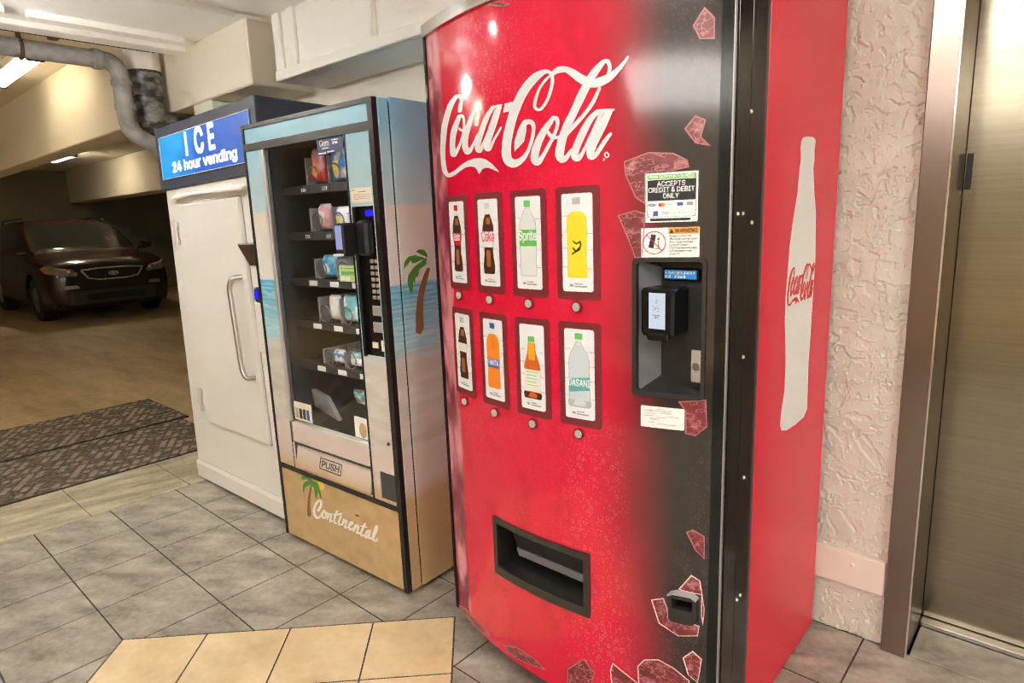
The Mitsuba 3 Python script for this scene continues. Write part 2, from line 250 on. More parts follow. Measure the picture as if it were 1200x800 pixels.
TR = {
    'coca': [[[-11915,17097,-11973,17089,-12229,16913,-12409,16718,-12590,16479,-12632,16472,-12873,16250,-12991,16168,-13061,16139,-13100,16238,-13087,16368,-13037,16488,-12912,16678,-12706,16944,-12653,16990,-12576,17017,-12556,16985,-12564,16954,-12716,16737,-12702,16707,-12659,16685,-12607,16680,-12566,16694,-12512,16835,-12447,16950,-12454,17015,-12499,17066,-12576,17096,-12687,17099,-12786,17074,-12931,16976,-13182,16725,-13172,16919,-13189,16981,-13234,17050,-13285,17079,-13339,17092,-13497,17098,-13544,17087,-13872,16829,-13933,16764,-14007,16643,-14073,16407,-14093,16170,-14060,16072,-13988,16018,-13933,16000,-13849,15989,-13794,15992,-13732,16011,-13573,16140,-13370,16366,-13388,16249,-13352,16133,-13285,16049,-13184,15999,-13069,15989,-13013,15999,-12939,16033,-12849,16107,-12701,16294,-12750,16176,-12755,16103,-12716,16038,-12651,15997,-12555,15977,-12478,15988,-12427,16016,-12362,16095,-12323,16034,-12241,15991,-12186,15981,-12132,15982,-12056,16007,-12022,16038,-11892,16218,-11679,16416,-11594,16530,-11611,16547,-11636,16545,-12103,16138,-11717,16736,-11579,17001,-11575,17022,-11589,17050,-11557,17055,-11548,17070,-11558,17084,-11579,17090],[-11850,17022,-11762,17027,-11782,16995,-11822,17001,-11850,16987,-12007,16735,-12243,16409,-12388,16246,-12497,16154,-12473,16242,-12412,16360,-12176,16697,-12030,16872],[-13509,16767,-13571,16763,-13364,17007,-13326,17014,-13287,16954,-13273,16892,-13295,16693,-13345,16693],[-13581,16750,-13567,16728,-13434,16657,-13320,16627,-13402,16492,-13519,16355,-13765,16167,-13779,16316,-13762,16418,-13692,16579]],[[-11164,17089,-11441,17089,-11530,16868,-11257,16878]],[[-14619,16712,-14723,16226,-14692,15825,-14648,15683,-14592,15607,-14508,15540,-14396,15487,-14290,15459,-14219,15451,-14036,15460,-13788,15508,-13325,15645,-13029,15665,-12802,15619,-12688,15542,-12620,15424,-12496,15527,-12350,15572,-12159,15550,-11775,15415,-11920,15547,-12071,15659,-12307,15785,-12558,15848,-12795,15857,-13111,15824,-13404,15765,-13741,15651,-14028,15586,-14240,15557,-14318,15607,-14404,15769,-14431,16042,-14356,16417,-14201,16816,-14022,17094,-13829,17315,-13619,17480,-13511,17531,-13430,17543,-13383,17486,-13374,17439,-13474,17348,-13506,17196,-13482,17165,-13429,17143,-13369,17140,-13328,17157,-13239,17330,-13216,17430,-13244,17543,-13326,17606,-13400,17631,-13472,17642,-13644,17632,-13868,17566,-14061,17459,-14220,17332,-14402,17128,-14526,16942]]],
    'cola': [[[-9386,17416,-9211,17262,-9071,17179,-9243,16924,-9408,16639,-9590,16378,-9729,16121,-9775,16114,-9837,16117,-9746,16287,-9714,16407,-9718,16468,-9740,16527,-9768,16556,-9816,16577,-9885,16592,-9942,16578,-9961,16553,-10177,16389,-10307,16266,-10456,16088,-10567,15895,-10600,15802,-10617,15713,-10614,15636,-10600,15588,-10547,15521,-10479,15484,-10430,15472,-10380,15473,-10314,15497,-10257,15550,-9884,16044,-9765,16042,-9837,15834,-9854,15687,-9830,15602,-9801,15557,-9746,15507,-9694,15483,-9652,15477,-9610,15481,-9541,15509,-9487,15552,-9411,15652,-9395,15576,-9371,15537,-9338,15506,-9301,15485,-9262,15474,-9197,15481,-9143,15517,-9100,15566,-8954,15785,-8986,15705,-8995,15620,-8966,15545,-8922,15503,-8858,15480,-8798,15490,-8752,15518,-8668,15603,-8344,16012,-8346,16031,-8356,16044,-8388,16051,-8489,15974,-8556,15910,-8750,15666,-8799,15618,-8757,15723,-8686,15861,-8498,16173,-8346,16460,-8342,16505,-8300,16510,-8285,16522,-8285,16542,-8304,16559,-8708,16589,-8861,16506,-8979,16405,-9129,16213,-9266,15999,-9374,15786,-9395,15790,-9419,15783,-9558,15652,-9609,15624,-9614,15654,-9585,15827,-9500,16075,-9043,16443,-8833,16650,-8764,16738,-8670,16904,-8607,17037,-8610,17059,-8627,17074,-8539,17093,-8421,17135,-8335,17184,-8271,17233,-8116,17373,-8013,17481,-7945,17596,-7947,17613,-7962,17625,-7984,17623,-8054,17547,-8188,17441,-8288,17381,-8377,17339,-8344,17416,-8356,17517,-8395,17603,-8422,17628,-8462,17643,-8509,17644,-8562,17630,-8678,17571,-8842,17445,-8952,17332,-9079,17405,-9241,17516,-9389,17599,-9480,17636,-9595,17663,-9686,17669,-9771,17655,-9910,17586,-9972,17634,-10039,17662,-10114,17674,-10195,17674,-10408,17646,-10546,17597,-10664,17533,-10800,17440,-10988,17271,-11211,16988,-11307,16839,-11417,16635,-11508,16425,-11590,16189,-11636,15923,-11630,15806,-11591,15693,-11545,15631,-11448,15551,-11309,15494,-11206,15481,-11143,15485,-11063,15502,-10947,15549,-10820,15630,-10713,15734,-10619,15864,-10534,16027,-10491,16136,-10452,16287,-10440,16383,-10448,16459,-10481,16520,-10537,16566,-10642,16603,-10741,16609,-10807,16595,-10888,16545,-11039,16346,-11044,16316,-11150,16138,-11163,15876,-10990,15976,-10831,16087,-10735,16346,-10739,16461,-10690,16482,-10633,16482,-10588,16469,-10562,16443,-10552,16352,-10594,16162,-10690,15955,-10753,15866,-10822,15798,-10899,15744,-10974,15709,-11059,15688,-11166,15681,-11218,15696,-11267,15735,-11288,15776,-11300,15850,-11281,16056,-11218,16269,-11110,16541,-11011,16736,-10880,16937,-10733,17127,-10577,17279,-10319,17463,-10164,17544,-10104,17564,-10041,17572,-9999,17561,-9966,17535,-10133,17440,-10279,17318,-10370,17197,-10472,16992,-10491,16938,-10494,16888,-10487,16859,-10457,16815,-10375,16762,-10324,16749,-10263,16749,-10199,16769,-10105,16846,-10008,16964,-9956,17050,-9907,17154,-9856,17299,-9842,17406,-9856,17495,-9705,17530,-9565,17527,-9498,17504],[-9380,16311,-8878,17086,-8763,17067,-8666,17069,-8807,16835,-8948,16661,-9114,16505],[-8480,17302,-8759,17257,-8531,17519,-8500,17544,-8469,17555,-8445,17506,-8431,17455,-8438,17391],[-10323,16812,-10359,16824,-10382,16845,-10398,16871,-10401,16919,-10345,17076,-10274,17210,-10218,17282,-10115,17372,-10008,17443,-9935,17478,-9928,17420,-9942,17321,-9986,17182,-10054,17039,-10111,16961,-10209,16863,-10279,16818],[-8539,16494,-8518,16493,-8645,16301],[-9209,15654,-9180,15742,-9118,15867,-8879,16270,-8792,16383,-8663,16486,-8857,16125,-9053,15795,-9130,15686,-9213,15608],[-10097,16214,-10030,16123,-9976,16076,-10200,15793,-10278,15715,-10379,15637,-10346,15783,-10247,16000],[-9929,16148,-10032,16258,-10052,16269,-9852,16486,-9841,16484,-9816,16415,-9836,16316]]],
    'reg': [[[-8486,15636,-8531,15609,-8542,15598,-8547,15583,-8544,15566,-8525,15532,-8499,15503,-8482,15494,-8466,15496,-8439,15513,-8419,15540,-8415,15555,-8420,15572,-8441,15600,-8474,15634],[-8485,15518,-8507,15542,-8516,15557,-8525,15580,-8516,15594,-8482,15614,-8447,15576,-8438,15557,-8446,15539,-8455,15528,-8475,15515]]],
    'continental': [[[2453,2195,2365,2028,2339,1929,2334,1838,2350,1761,2389,1695,2491,1623,2614,1619,2733,1658,2852,1731,2970,1833,3028,1773,3097,1772,3152,1786,3251,1830,3355,1909,3332,1830,3360,1816,3406,1823,3464,1862,3508,1958,3643,2074,3543,1839,3534,1794,3545,1769,3572,1755,3627,1759,3739,1801,3781,1829,3800,1862,3784,1889,3744,1890,3687,1870,3793,2123,3800,2178,3785,2207,3749,2218,3699,2209,3652,2188,3586,2141,3581,2166,3557,2176,3386,2165,3253,2244,3205,2233,3170,2211,2987,2002,2719,1765,2682,1747,2643,1742,2566,1792,2521,1905,2547,2064,2617,2198,2766,2385,2875,2476,2941,2515,2954,2508,2966,2449,2918,2325,2678,2057,2676,2021,2710,2004,2767,2013,2831,2052,3000,2230,3085,2338,3126,2421,3148,2533,3118,2608,3058,2636,3003,2638,2940,2623,2883,2599,2779,2536,2622,2405],[3108,1940,3128,2017,3204,2107,3227,2096,3235,2064,3270,2058,3273,2040,3255,1957,3224,1913,3178,1887,3135,1878]],[[4374,2403,4350,2374,4346,2348,4159,2302,4255,2452,4239,2478,4181,2475,4126,2438,4008,2264,3896,2235,3855,2208,3845,2180,3862,2167,3957,2186,3876,2045,3835,1899,3842,1797,3859,1776,3894,1766,4015,1792,4049,1814,4071,1840,4075,1864,4059,1880,3982,1872,3979,1942,4013,2062,4108,2223,4350,2284,4381,2303,4397,2323,4460,2335,4512,2373,4527,2408,4502,2434,4433,2434]],[[4136,1900,4131,1814,4148,1788,4176,1779,4252,1790,4394,1854,4416,1829,4467,1835,4522,1873,4567,1970,4713,2098,4585,1868,4568,1821,4574,1795,4595,1777,4654,1779,4764,1822,4809,1856,4822,1887,4806,1908,4768,1909,4721,1892,4859,2150,4858,2207,4822,2227,4738,2211,4648,2154,4667,2202,4657,2226,4613,2230,4569,2212,4532,2174,4417,1914,4367,1923,4271,1886,4299,1996,4471,2252,4473,2280,4446,2294,4393,2283,4347,2250,4191,2026]],[[4982,2161,4928,2097,4859,1977,4847,1903,4868,1843,4943,1803,4992,1802,5049,1818,5196,1895,5166,1830,5167,1808,5201,1794,5252,1810,5292,1846,5344,1954,5504,2102,5388,1854,5380,1805,5413,1776,5460,1776,5510,1790,5639,1848,5640,1804,5659,1764,5689,1750,5734,1751,5869,1797,5898,1819,5915,1850,5932,1791,5991,1762,6065,1776,6115,1807,6143,1835,6165,1797,6214,1790,6269,1801,6372,1838,6392,1822,6427,1824,6462,1785,6509,1777,6637,1803,6684,1825,6720,1855,6744,1892,6771,1968,6758,1999,6715,1998,6676,1977,6650,1947,6629,1884,6614,1880,6572,1874,6554,1881,6549,1944,6740,2201,6812,2325,6846,2422,6857,2495,6850,2543,6824,2561,6774,2557,6725,2533,6654,2457,6488,2144,6411,1911,6376,1920,6274,1889,6369,2143,6356,2183,6376,2228,6361,2243,6334,2246,6162,2165,6070,2099,5970,1970,5915,1850,5905,1873,5880,1879,5778,1849,5774,1904,5803,1975,5968,2229,6112,2249,6142,2264,6161,2286,6162,2306,6144,2316,6019,2301,6091,2409,6089,2431,6071,2443,6033,2440,5985,2414,5892,2285,5781,2270,5737,2241,5729,2215,5744,2202,5842,2212,5719,2029,5657,1913,5615,1916,5518,1879,5635,2132,5635,2189,5613,2214,5580,2220,5538,2213,5491,2193,5439,2156,5451,2189,5440,2207,5407,2213,5363,2198,5324,2163,5249,2007,5215,1997,5038,1902,4995,1922,4991,1979,5208,2125,5242,2169,5249,2223,5217,2256,5167,2259,5066,2220],[6718,2378,6671,2266,6622,2191,6673,2296],[6046,1891,6085,1973,6135,2042,6175,2082,6222,2110,6055,1867]]],
    'palm_leaf': [[[2575,3381,2456,3528,2164,3518,1866,3491,1724,3382,1702,3257,1823,3242,2087,3351,2244,3323,1963,3201,1750,2969,1721,2660,1793,2648,1884,2882,2079,3021,2346,3162,2387,3217,2343,3146,2446,3187,2618,3067,2636,2598,2730,2594,2894,3020,3028,2688,3123,2698,3012,3167,2910,3404,2526,3362]]],
    'palm_trunk': [[[2394,3159,2215,2816,2054,2445,1921,1955,1858,1587,2026,1558,2165,1659,2153,2019,2191,2391,2336,2818,2494,3184]]],
    'palm_sun': [[[2939,3441,3017,3198,3131,3037,3336,3162,3432,3331,3384,3464,3160,3510]]],
    'ice': [[-8077,15390,-7515,15551,-6967,15490,-6684,15325,-6647,15160,-6962,15108,-7570,15111,-7567,14398,-7801,14560,-8038,15067],[-8225,14192,-7801,14293,-7567,14208,-7642,13244,-7800,13166,-7901,13442],[-6762,15972,-6545,16233,-6325,16125,-6419,15783,-6232,15575,-6535,15652],[-6624,18029,-6402,18357,-6205,18130,-6196,17702,-6488,17743],[-6808,9850,-6204,9944,-6174,9287,-6423,9030,-6647,9069,-6655,9614],[-7405,4542,-7091,4674,-6921,4192,-6244,4105,-6278,3811,-6732,3689,-7210,3919],[-6748,4996,-6460,5456,-6247,5341,-6137,4554,-6167,4123,-6315,4863],[-9849,1567,-9306,2132,-8966,1821,-9163,1004,-9871,666],[-8432,2352,-7728,1996,-7682,1625,-8440,1322,-8508,2087],[-7751,2500,-7572,2765,-7203,2886,-6824,2757,-6454,2498,-6367,2078,-7705,1616],[-6624,3112,-6388,3373,-6169,3191,-6255,2483,-6496,2658],[-6593,6568,-6441,6663,-6175,6532,-6163,5928,-6375,6113],[-15988,18988,-15573,19061,-15078,18658,-14995,18354,-15481,18333],[-12352,19712,-11681,19580,-11085,19337,-11382,19349,-12184,19587],[-15318,868,-14810,1043,-13909,1059,-13150,964,-13940,722,-14858,619],[-12470,1042,-11848,1318,-11120,1317,-10626,1137,-11309,988,-12067,873]],
    'bottle': [18365,16039,18762,16046,18973,16009,18987,15922,18928,15665,19001,15478,18915,15251,19100,14640,19349,14044,19515,12814,19484,11700,19465,11420,19452,10563,19394,9701,19472,8796,19489,8265,19189,8079,18456,8053,17756,8082,17362,8192,17249,8349,17293,8754,17472,9261,17461,10081,17257,11244,17228,11895,17301,12589,17363,13215,17537,13956,17765,14572,17854,15250,17902,15434,17838,15735,17872,15887,17987,15997],
    'sleaf': [[[1799,12993,2015,12908,2054,12976,1910,13172,1659,13211,1496,13129,1587,13100]],[[1224,12849,1305,12728,1494,12759,1688,12814,1947,12866,1455,13016,1145,12992,916,12804,863,12558]],[[1745,12740,1551,12685,1289,12545,1055,12335,988,12065,1113,11610,1219,11761,1283,12128,1334,12006,1384,12211,1512,12246,1599,12518,1641,12535,1648,12350,1662,12513,1928,12632,1934,12650,1996,12674,1955,12708,2012,12861,1816,12828]]],
    'strunk': [[[2014,12507,1836,12310,1609,11907,1407,11411,1292,10810,1238,10197,1451,10090,1629,10279,1654,10950,1735,11514,2141,12473]]],
    'ymark': [[[-9381,13623,-9391,13613,-9388,13597,-9320,13543,-9292,13529,-9268,13524,-9241,13530,-9188,13570,-9184,13517,-9192,13490,-9203,13475,-9292,13395,-9361,13456,-9380,13459,-9394,13451,-9399,13441,-9396,13427,-9337,13362,-9420,13310,-9421,13289,-9399,13278,-9337,13305,-9276,13341,-9236,13352,-9165,13396,-9159,13406,-9161,13417,-9171,13425,-9182,13426,-9147,13472,-9135,13515,-9140,13575,-9151,13589,-9167,13591,-9155,13609,-9165,13625,-9185,13625,-9246,13577,-9268,13568,-9292,13577,-9360,13623]]],
}

# ---------------------------------------------------------------- the setting: floor
TX, TY, PX, PY = -3.022, .556, .3245, .3265
DIA0, DU, DV = np.array([-2.423, .557]), np.array([.2085, .2085]), np.array([.2085, -.2085])
DIAN = 4
diamond = Polygon([DIA0, DIA0 + DU * DIAN, DIA0 + (DU + DV) * DIAN, DIA0 + DV * DIAN])
top('floor', bx(-4.24, 2.6, -3.0, 2.175, -.08, -.0013), 'm_grout', 'tiled lobby floor in front of the machines, grey tiles with a beige inlay', kind='structure')
G = .003
full = bx(G, PX - G, G, PY - G, -.03, 0, .0008)
shared = mikit.ply(full, 'm_tile')
T = mi.ScalarTransform4f
for i in range(-4, 18):
    for j in range(-6, 6):
        x0, y0 = TX + i * PX, TY + j * PY
        x1, y1 = x0 + PX, y0 + PY
        if x0 < TX - 2.5 * PX or x0 > 2.0 or y0 < -1.5 or y0 > 2.16: continue
        cell = sbox(max(x0 + G, -4.236), y0 + G, x1 - G, min(y1 - G, 2.165))
        if cell.is_empty or cell.area < .002: continue
        cut = cell.difference(diamond.buffer(G, join_style=2))
        if cut.area < .0006: continue
        k = key_for('floor', 'tile')
        if abs(cut.area - (PX - 2 * G) * (PY - 2 * G)) < 1e-6:
            scene[k] = {**shared, 'to_world': T().translate([x0, y0, 0])}
        else:
            ms = [trimesh.creation.extrude_polygon(g, .03, engine='earcut') for g in getattr(cut, 'geoms', [cut]) if g.area > .0003]
            scene[k] = mikit.ply(at(cat(*ms), 0, 0, -.03), 'm_tile')
for j in range(-4, 6):
    y0, y1 = TY + (j - .5) * PY * 1.5, min(TY + (j + .5) * PY * 1.5, 2.165)
    if y1 > y0: add('floor', 'border_tile', bx(-4.236, TX - 2 * PX - .0015, y0 + .0015, y1 - .0015, -.03, 0, .0012), 'm_tile_border')
for i in range(DIAN):
    for j in range(DIAN):
        o = DIA0 + DU * i + DV * j
        q = Polygon([o, o + DU, o + DU + DV, o + DV]).buffer(-G, join_style=2)
        add('floor', 'beige_tile', at(trimesh.creation.extrude_polygon(q, .03, engine='earcut'), 0, 0, -.03), 'm_beige')
for i in range(4):
    x0 = -.298 + i * .33
    add('floor', 'sill_tile', bx(x0 + G, x0 + .33 - G, 2.168, 2.355, -.03, .002, .002), 'm_tile')
top('floor_garage', bx(-17.4, -4.24, -6.0, 9.0, -.08, -.004), 'm_concrete', 'worn tan concrete floor of the parking garage', kind='structure')

# ---------------------------------------------------------------- walls, beam, ceilings
top('wall_back', cat(bx(-4.42, -.70, 2.165, 2.30, 0, 2.8), bx(-.70, -.345, 2.19, 2.30, 0, 2.8), bx(.80, 2.6, 2.165, 2.30, 0, 2.8), bx(-.345, .80, 2.165, 2.30, 2.16, 2.8), bx(-.4, .86, 2.44, 2.5, 0, 2.8)),
    'm_wall', 'cream painted wall behind the vending machines', kind='structure')
# troweled stucco between the drinks machine and the lift: real relief
nx, nz = 96, 560
gx, gz = np.meshgrid(np.linspace(-.70, -.345, nx), np.linspace(0, 2.56, nz), indexing='ij')
P = np.stack([gx, gz, np.zeros_like(gx)], -1)
w1 = meshkit.fbm(P * 7 + 3, 3, 5) - .5; Q = P + np.stack([w1, -w1, 0 * w1], -1) * .12
pl = meshkit.fbm(Q * np.array([44, 36, 1]), 3, 11); rg = np.abs(2 * meshkit.fbm(Q * np.array([26, 40, 1]), 3, 21) - 1)
hgt = .0058 * np.clip((pl - .36) / .05, 0, 1) + .0050 * np.clip(1 - rg / .055, 0, 1) + .0022 * meshkit.fbm(P * 90, 2, 31)
V = np.stack([gx, 2.1775 - hgt, gz], -1).reshape(-1, 3)
ii, jj = np.meshgrid(np.arange(nx - 1), np.arange(nz - 1), indexing='ij'); o = ii * nz + jj
F = np.stack([o, o + nz, o + nz + 1, o + 1], -1).reshape(-1, 4)
F = np.vstack([F[:, [0, 1, 2]], F[:, [0, 2, 3]]])
front = trimesh.Trimesh(V, F, process=False)
add('wall_back', 'stucco', cat(front, bx(-.70, -.345, 2.178, 2.19, 0, 2.56)), 'm_stucco', label='rough troweled stucco facing, pale peach')
k = top('trim_1', bx(-.70, -.3755, 2.148, 2.1705, .182, .298, .004), 'm_wall', 'pale painted board fixed low on the stucco wall beside the steel door frame', kind='structure')
add(k, 'screw', at(lathe([(0, -.002), (.006, -.001), (.007, .001), (0, .003)], 'y', 12), -.470, 2.147, .262), 'm_white_paint', True)
top('wall_garage_side', bx(-4.42, -4.30, 2.30, 9.0, 0, 2.8), 'm_garage_paint', 'garage wall closing off the lobby', kind='structure')
top('column', bx(-4.20, -3.945, 1.80, 2.165, 0, 2.17, .006), 'm_pale_green', 'pale painted column rising behind the ice machine to the beam', kind='structure')
top('wall_garage_back', bx(-17.5, -17.3, -6, 9, -.1, 2.9), 'm_backwall', 'dim olive grey wall at the far end of the garage', kind='structure')
top('wall_garage_left', cat(bx(-17.4, 2.6, -6.2, -6.0, 0, 2.9)), 'm_garage_paint', 'garage wall opposite the machines', kind='structure')
top('wall_garage_right', bx(-17.4, -4.3, 9.0, 9.2, 0, 2.9), 'm_backwall', 'garage wall beyond the parked car', kind='structure')
top('wall_lobby_end', bx(2.6, 2.75, -6.2, 2.3, 0, 2.9), 'm_wall', 'end wall of the lobby', kind='structure')
top('floor_lobby_far', bx(-4.24, 2.6, -6.0, -3.0, -.08, -.004), 'm_concrete', 'floor of the drive behind the viewer', kind='structure')
k = top('beam', cat(bx(-17.3, -3.42, 1.79, 2.0, 2.17, 2.82, .008), bx(-4.425, -3.421, 1.99, 2.165, 2.171, 2.8)), 'm_garage_paint', 'white painted beam running over the ice machine into the garage', kind='structure')
top('beam_far', bx(-17.3, -4.42, 4.4, 4.8, 2.10, 2.82, .01), 'm_garage_paint', 'second garage beam, behind the parked car', kind='structure')
top('ceiling_garage', bx(-17.4, -4.29, -6.0, 9.0, 2.80, 2.95), 'm_garage_paint', 'painted concrete ceiling of the garage', kind='structure')
k = top('ceiling', cat(bx(-4.29, 2.6, -6.0, 1.79, 2.50, 2.62), bx(-3.42, 2.6, 1.79, 2.17, 2.5, 2.62)), 'm_white_paint', 'white boarded ceiling over the lobby', kind='structure')
add(k, 'edge_beam', bx(-4.29, -4.17, -6.0, 1.788, 2.470, 2.50, .004), 'm_white_paint')
for i in range(11):
    x = -3.98 + i * .62
    for y0, y1 in ((-2.6, -.10), (-.02, .87), (.96, 1.70)):
        add(k, 'batten', bx(x - .022, x + .018, y0, y1, 2.468, 2.502, .002), 'm_white_paint')
k = top('bulkhead', bx(-3.29, 2.6, 1.885, 2.165, 2.17, 2.50), 'm_white_paint', 'white boxed bulkhead along the top of the wall above the machines', kind='structure')
add(k, 'rail', bx(-3.29, 2.6, 1.858, 1.885, 2.17, 2.222, .004), 'm_white_paint')
for x in (-3.255, -3.12, -2.47, -1.82, -1.17, -.52):
    add(k, 'upright', bx(x - .035, x + .035, 1.866, 1.885, 2.222, 2.5, .004), 'm_white_paint')

# ---------------------------------------------------------------- lamps of the lobby and the garage
def panel_lamp(x, y, w, h, power, label):
    k = thing('ceiling_light', label, 'ceiling light')
    add(k, 'frame', plate_xy(rr(x - w / 2 - .03, x + w / 2 + .03, y - h / 2 - .03, y + h / 2 + .03).difference(rr(x - w / 2, x + w / 2, y - h / 2, y + h / 2)), 2.472, .028), 'm_white_paint')
    add(k, 'diffuser', bx(x - w / 2, x + w / 2, y - h / 2, y + h / 2, 2.36, 2.472, .01), 'm_paper', **emit('', NEUT * L_PANEL * power))
def plate_xy(poly, z, t):
    return cat(*[at(trimesh.creation.extrude_polygon(g, t, engine='earcut'), 0, 0, z) for g in getattr(poly, 'geoms', [poly])])
for a in CEIL_PANELS: panel_lamp(*a)
for x, y, z, power, lab in PENDANTS:
    k = thing('light_bar', lab, 'ceiling light')
    add(k, 'tube', tube([(x - .22, y, z), (x + .22, y, z)], .024, 14), 'm_paper', 40, **emit('', NEUT * L_PANEL * power))
    for dx in (-.24, .22): add(k, 'end_cap', bx(x + dx - .01, x + dx + .03, y - .03, y + .03, z - .03, z + .03, .006), 'm_white_paint'); add(k, 'hanger', tube([(x + dx + .01, y, z + .025), (x + dx + .01, y, 2.50)], .004, 6), 'm_silver')
k = thing('downlight', 'small round downlight in the lobby ceiling', 'ceiling light')
add(k, 'ring', at(lathe([(.050, 0), (.075, 0), (.075, .02), (.050, .02), (.050, 0)]), -2.94, .0, 2.482), 'm_chrome', 30)
add(k, 'bulb', at(lathe([(0, 0), (.04, .002), (.049, .012), (.045, .018), (0, .018)]), -2.94, .0, 2.482), 'm_paper', True, **emit('', NEUT * 150))
def tube_lamp(x0, x1, y, z, rad, label):
    k = thing('fluorescent_lamp', label, 'lamp')
    add(k, 'housing', bx(x0 - .04, x1 + .04, y - .07, y + .07, z + .02, 2.80, .006), 'm_white_paint')
    add(k, 'diffuser', bx(x0, x1, y - .055, y + .055, z - .035, z + .02, .02), 'm_paper', **emit('', YEL * rad))
    for x in (x0 - .03, x1 + .005): add(k, 'end_cap', bx(x, x + .025, y - .06, y + .06, z - .04, z + .02, .008), 'm_dark_grey')
tube_lamp(-7.15, -5.95, 1.44, 2.72, L_TUBE, 'glowing fluorescent lamp under the garage ceiling near the grey pipe')
tube_lamp(-14.0, -12.85, 3.42, 2.72, L_FARTUBE, 'small glowing fluorescent lamp above the parked car')
tube_lamp(-7.6, -6.4, -1.6, 2.72, L_TUBE * 5.0, 'fluorescent lamp over the empty garage bay')

# ---------------------------------------------------------------- pipes by the ceiling edge
k = thing('drain_pipe', 'grey horizontal drain pipe hanging under the ceiling edge and bending down', 'pipe')
add(k, 'pipe', tube(bend([(-4.46, -2.6, 2.45), (-4.46, 1.50, 2.425), (-4.46, 1.505, 2.02), (-4.48, 1.66, 1.95)], .09, 10), .05, 20), 'm_pipe', 40)
for p0, p1 in (((-4.46, 1.365, 2.425), (-4.46, 1.405, 2.425)), ((-4.46, 1.502, 2.29), (-4.46, 1.502, 2.32)), ((-4.46, 1.505, 2.15), (-4.46, 1.505, 2.185))):
    add(k, 'coupling', tube([p0, p1], .058, 20), 'm_pipe', 40)
ang = np.linspace(0, 2 * np.pi, 25)
add(k, 'hanger_strap', cat(tube(np.c_[-4.46 + .054 * np.cos(ang), np.full(25, 1.02), 2.428 + .054 * np.sin(ang)], .009, 6), bx(-4.47, -4.44, 1.01, 1.03, 2.48, 2.80)), 'm_brown')
k = thing('wrapped_pipe', 'dark wrapped vertical pipe with a white top end, bending behind the ice machine', 'pipe')
add(k, 'pipe', tube(bend([(-4.55, 1.67, 2.40), (-4.55, 1.675, 2.06), (-4.55, 2.02, 2.06), (-4.55, 2.35, 2.06)], .14, 10), .094, 24), 'm_pipe_wrap', 40)
add(k, 'sleeve', tube([(-4.55, 1.67, 2.40), (-4.55, 1.67, 2.80)], .100, 24), 'm_white_paint', 40, label='white sleeve')
add(k, 'band', tube([(-4.55, 1.67, 2.392), (-4.55, 1.67, 2.404)], .103, 24), 'm_brown', 40)
add(k, 'band', tube([(-4.55, 1.672, 2.245), (-4.55, 1.672, 2.252)], .0965, 24), 'm_black', 40)
k = thing('conduit', 'thin dark conduit clipped along the ceiling edge above the drain pipe', 'pipe')
add(k, 'pipe', tube([(-4.315, -2.6, 2.485), (-4.315, 1.66, 2.485)], .013, 10), 'm_dark_grey', 40)
add(k, 'clip', bx(-4.335, -4.29, 1.12, 1.17, 2.462, 2.51, .004), 'm_brown')

# ---------------------------------------------------------------- lift door
k = tag('door_1', 'brushed stainless steel lift door set back in its steel frame', kind='structure')
add(k, 'panel', bx(-.30, .30, 2.398, 2.425, .02, 2.12, .002), 'm_elevator')
add(k, 'panel', bx(.302, .80, 2.405, 2.43, .02, 2.12, .002), 'm_elevator')
add(k, 'jamb', cat(bx(-.372, -.300, 2.140, 2.19, 0, 2.20, .003), bx(-.316, -.300, 2.185, 2.425, 0, 2.16, .001)), 'm_jamb')
add(k, 'jamb', cat(bx(.80, .872, 2.140, 2.19, 0, 2.20, .003), bx(.80, .816, 2.185, 2.425, 0, 2.16, .001)), 'm_jamb')
add(k, 'jamb_edge', bx(-.3035, -.2985, 2.1385, 2.1445, 0, 2.13, .001), 'm_chrome')
add(k, 'lintel', cat(bx(-.30, .80, 2.140, 2.19, 2.13, 2.20, .003), bx(-.30, .80, 2.185, 2.425, 2.12, 2.16)), 'm_jamb')
add(k, 'sill', bx(-.30, .80, 2.357, 2.43, 0, .018, .003), 'm_steel')
add(k, 'slot', bx(-.296, -.280, 2.394, 2.3985, 1.455, 1.560), 'm_black')

# ---------------------------------------------------------------- drinks machine
XC, HW = -1.055, .475
def yc(x): return 1.272 + .092 * ((x - XC) / HW) ** 2
def on_door(m, s=.03):
    m = sub(m, s) if s else m
    v = np.array(m.vertices); v[:, 1] += yc(v[:, 0]); return trimesh.Trimesh(v, m.faces, process=False)
V1 = thing('soda_vending_machine', 'tall red and black drinks vending machine with a bulging front, nearest the lift door', 'vending machine')
XL, XR, ZT = -1.545, -.580, 1.958
add(V1, 'cabinet', bx(XL + .005, XR, 1.548, 2.135, .006, 2.03, .004), 'm_cola_red', label='glossy red cabinet side')
add(V1, 'gasket', bx(XL + .004, XR - .001, 1.528, 1.5485, .02, 2.02), 'm_dark_grey')
xs = np.linspace(XL, XR + .0, 49)
prof = Polygon([(x, yc(x)) for x in xs] + [(XR, 1.528), (XL, 1.528)])
door = mf(at(trimesh.creation.extrude_polygon(prof, ZT - .075, engine='earcut'), 0, 0, .075))
CH = (-1.262, -.912, .356, .530); PY_ = (-.778, -.630, 1.000, 1.314)
cut1 = bx(CH[0], CH[1], 1.15, 1.43, CH[2], CH[3])
cut2 = bx(PY_[0], PY_[1], 1.15, 1.400, PY_[2], PY_[3])
cut3 = bx(-.684, -.636, 1.15, 1.36, .452, .480)
door = tm(door - mf(cut1) - mf(cut2) - mf(cut3))
add(V1, 'front_panel', door, 'm_cola_front', 25, label='glossy curved printed front, red fading to black')
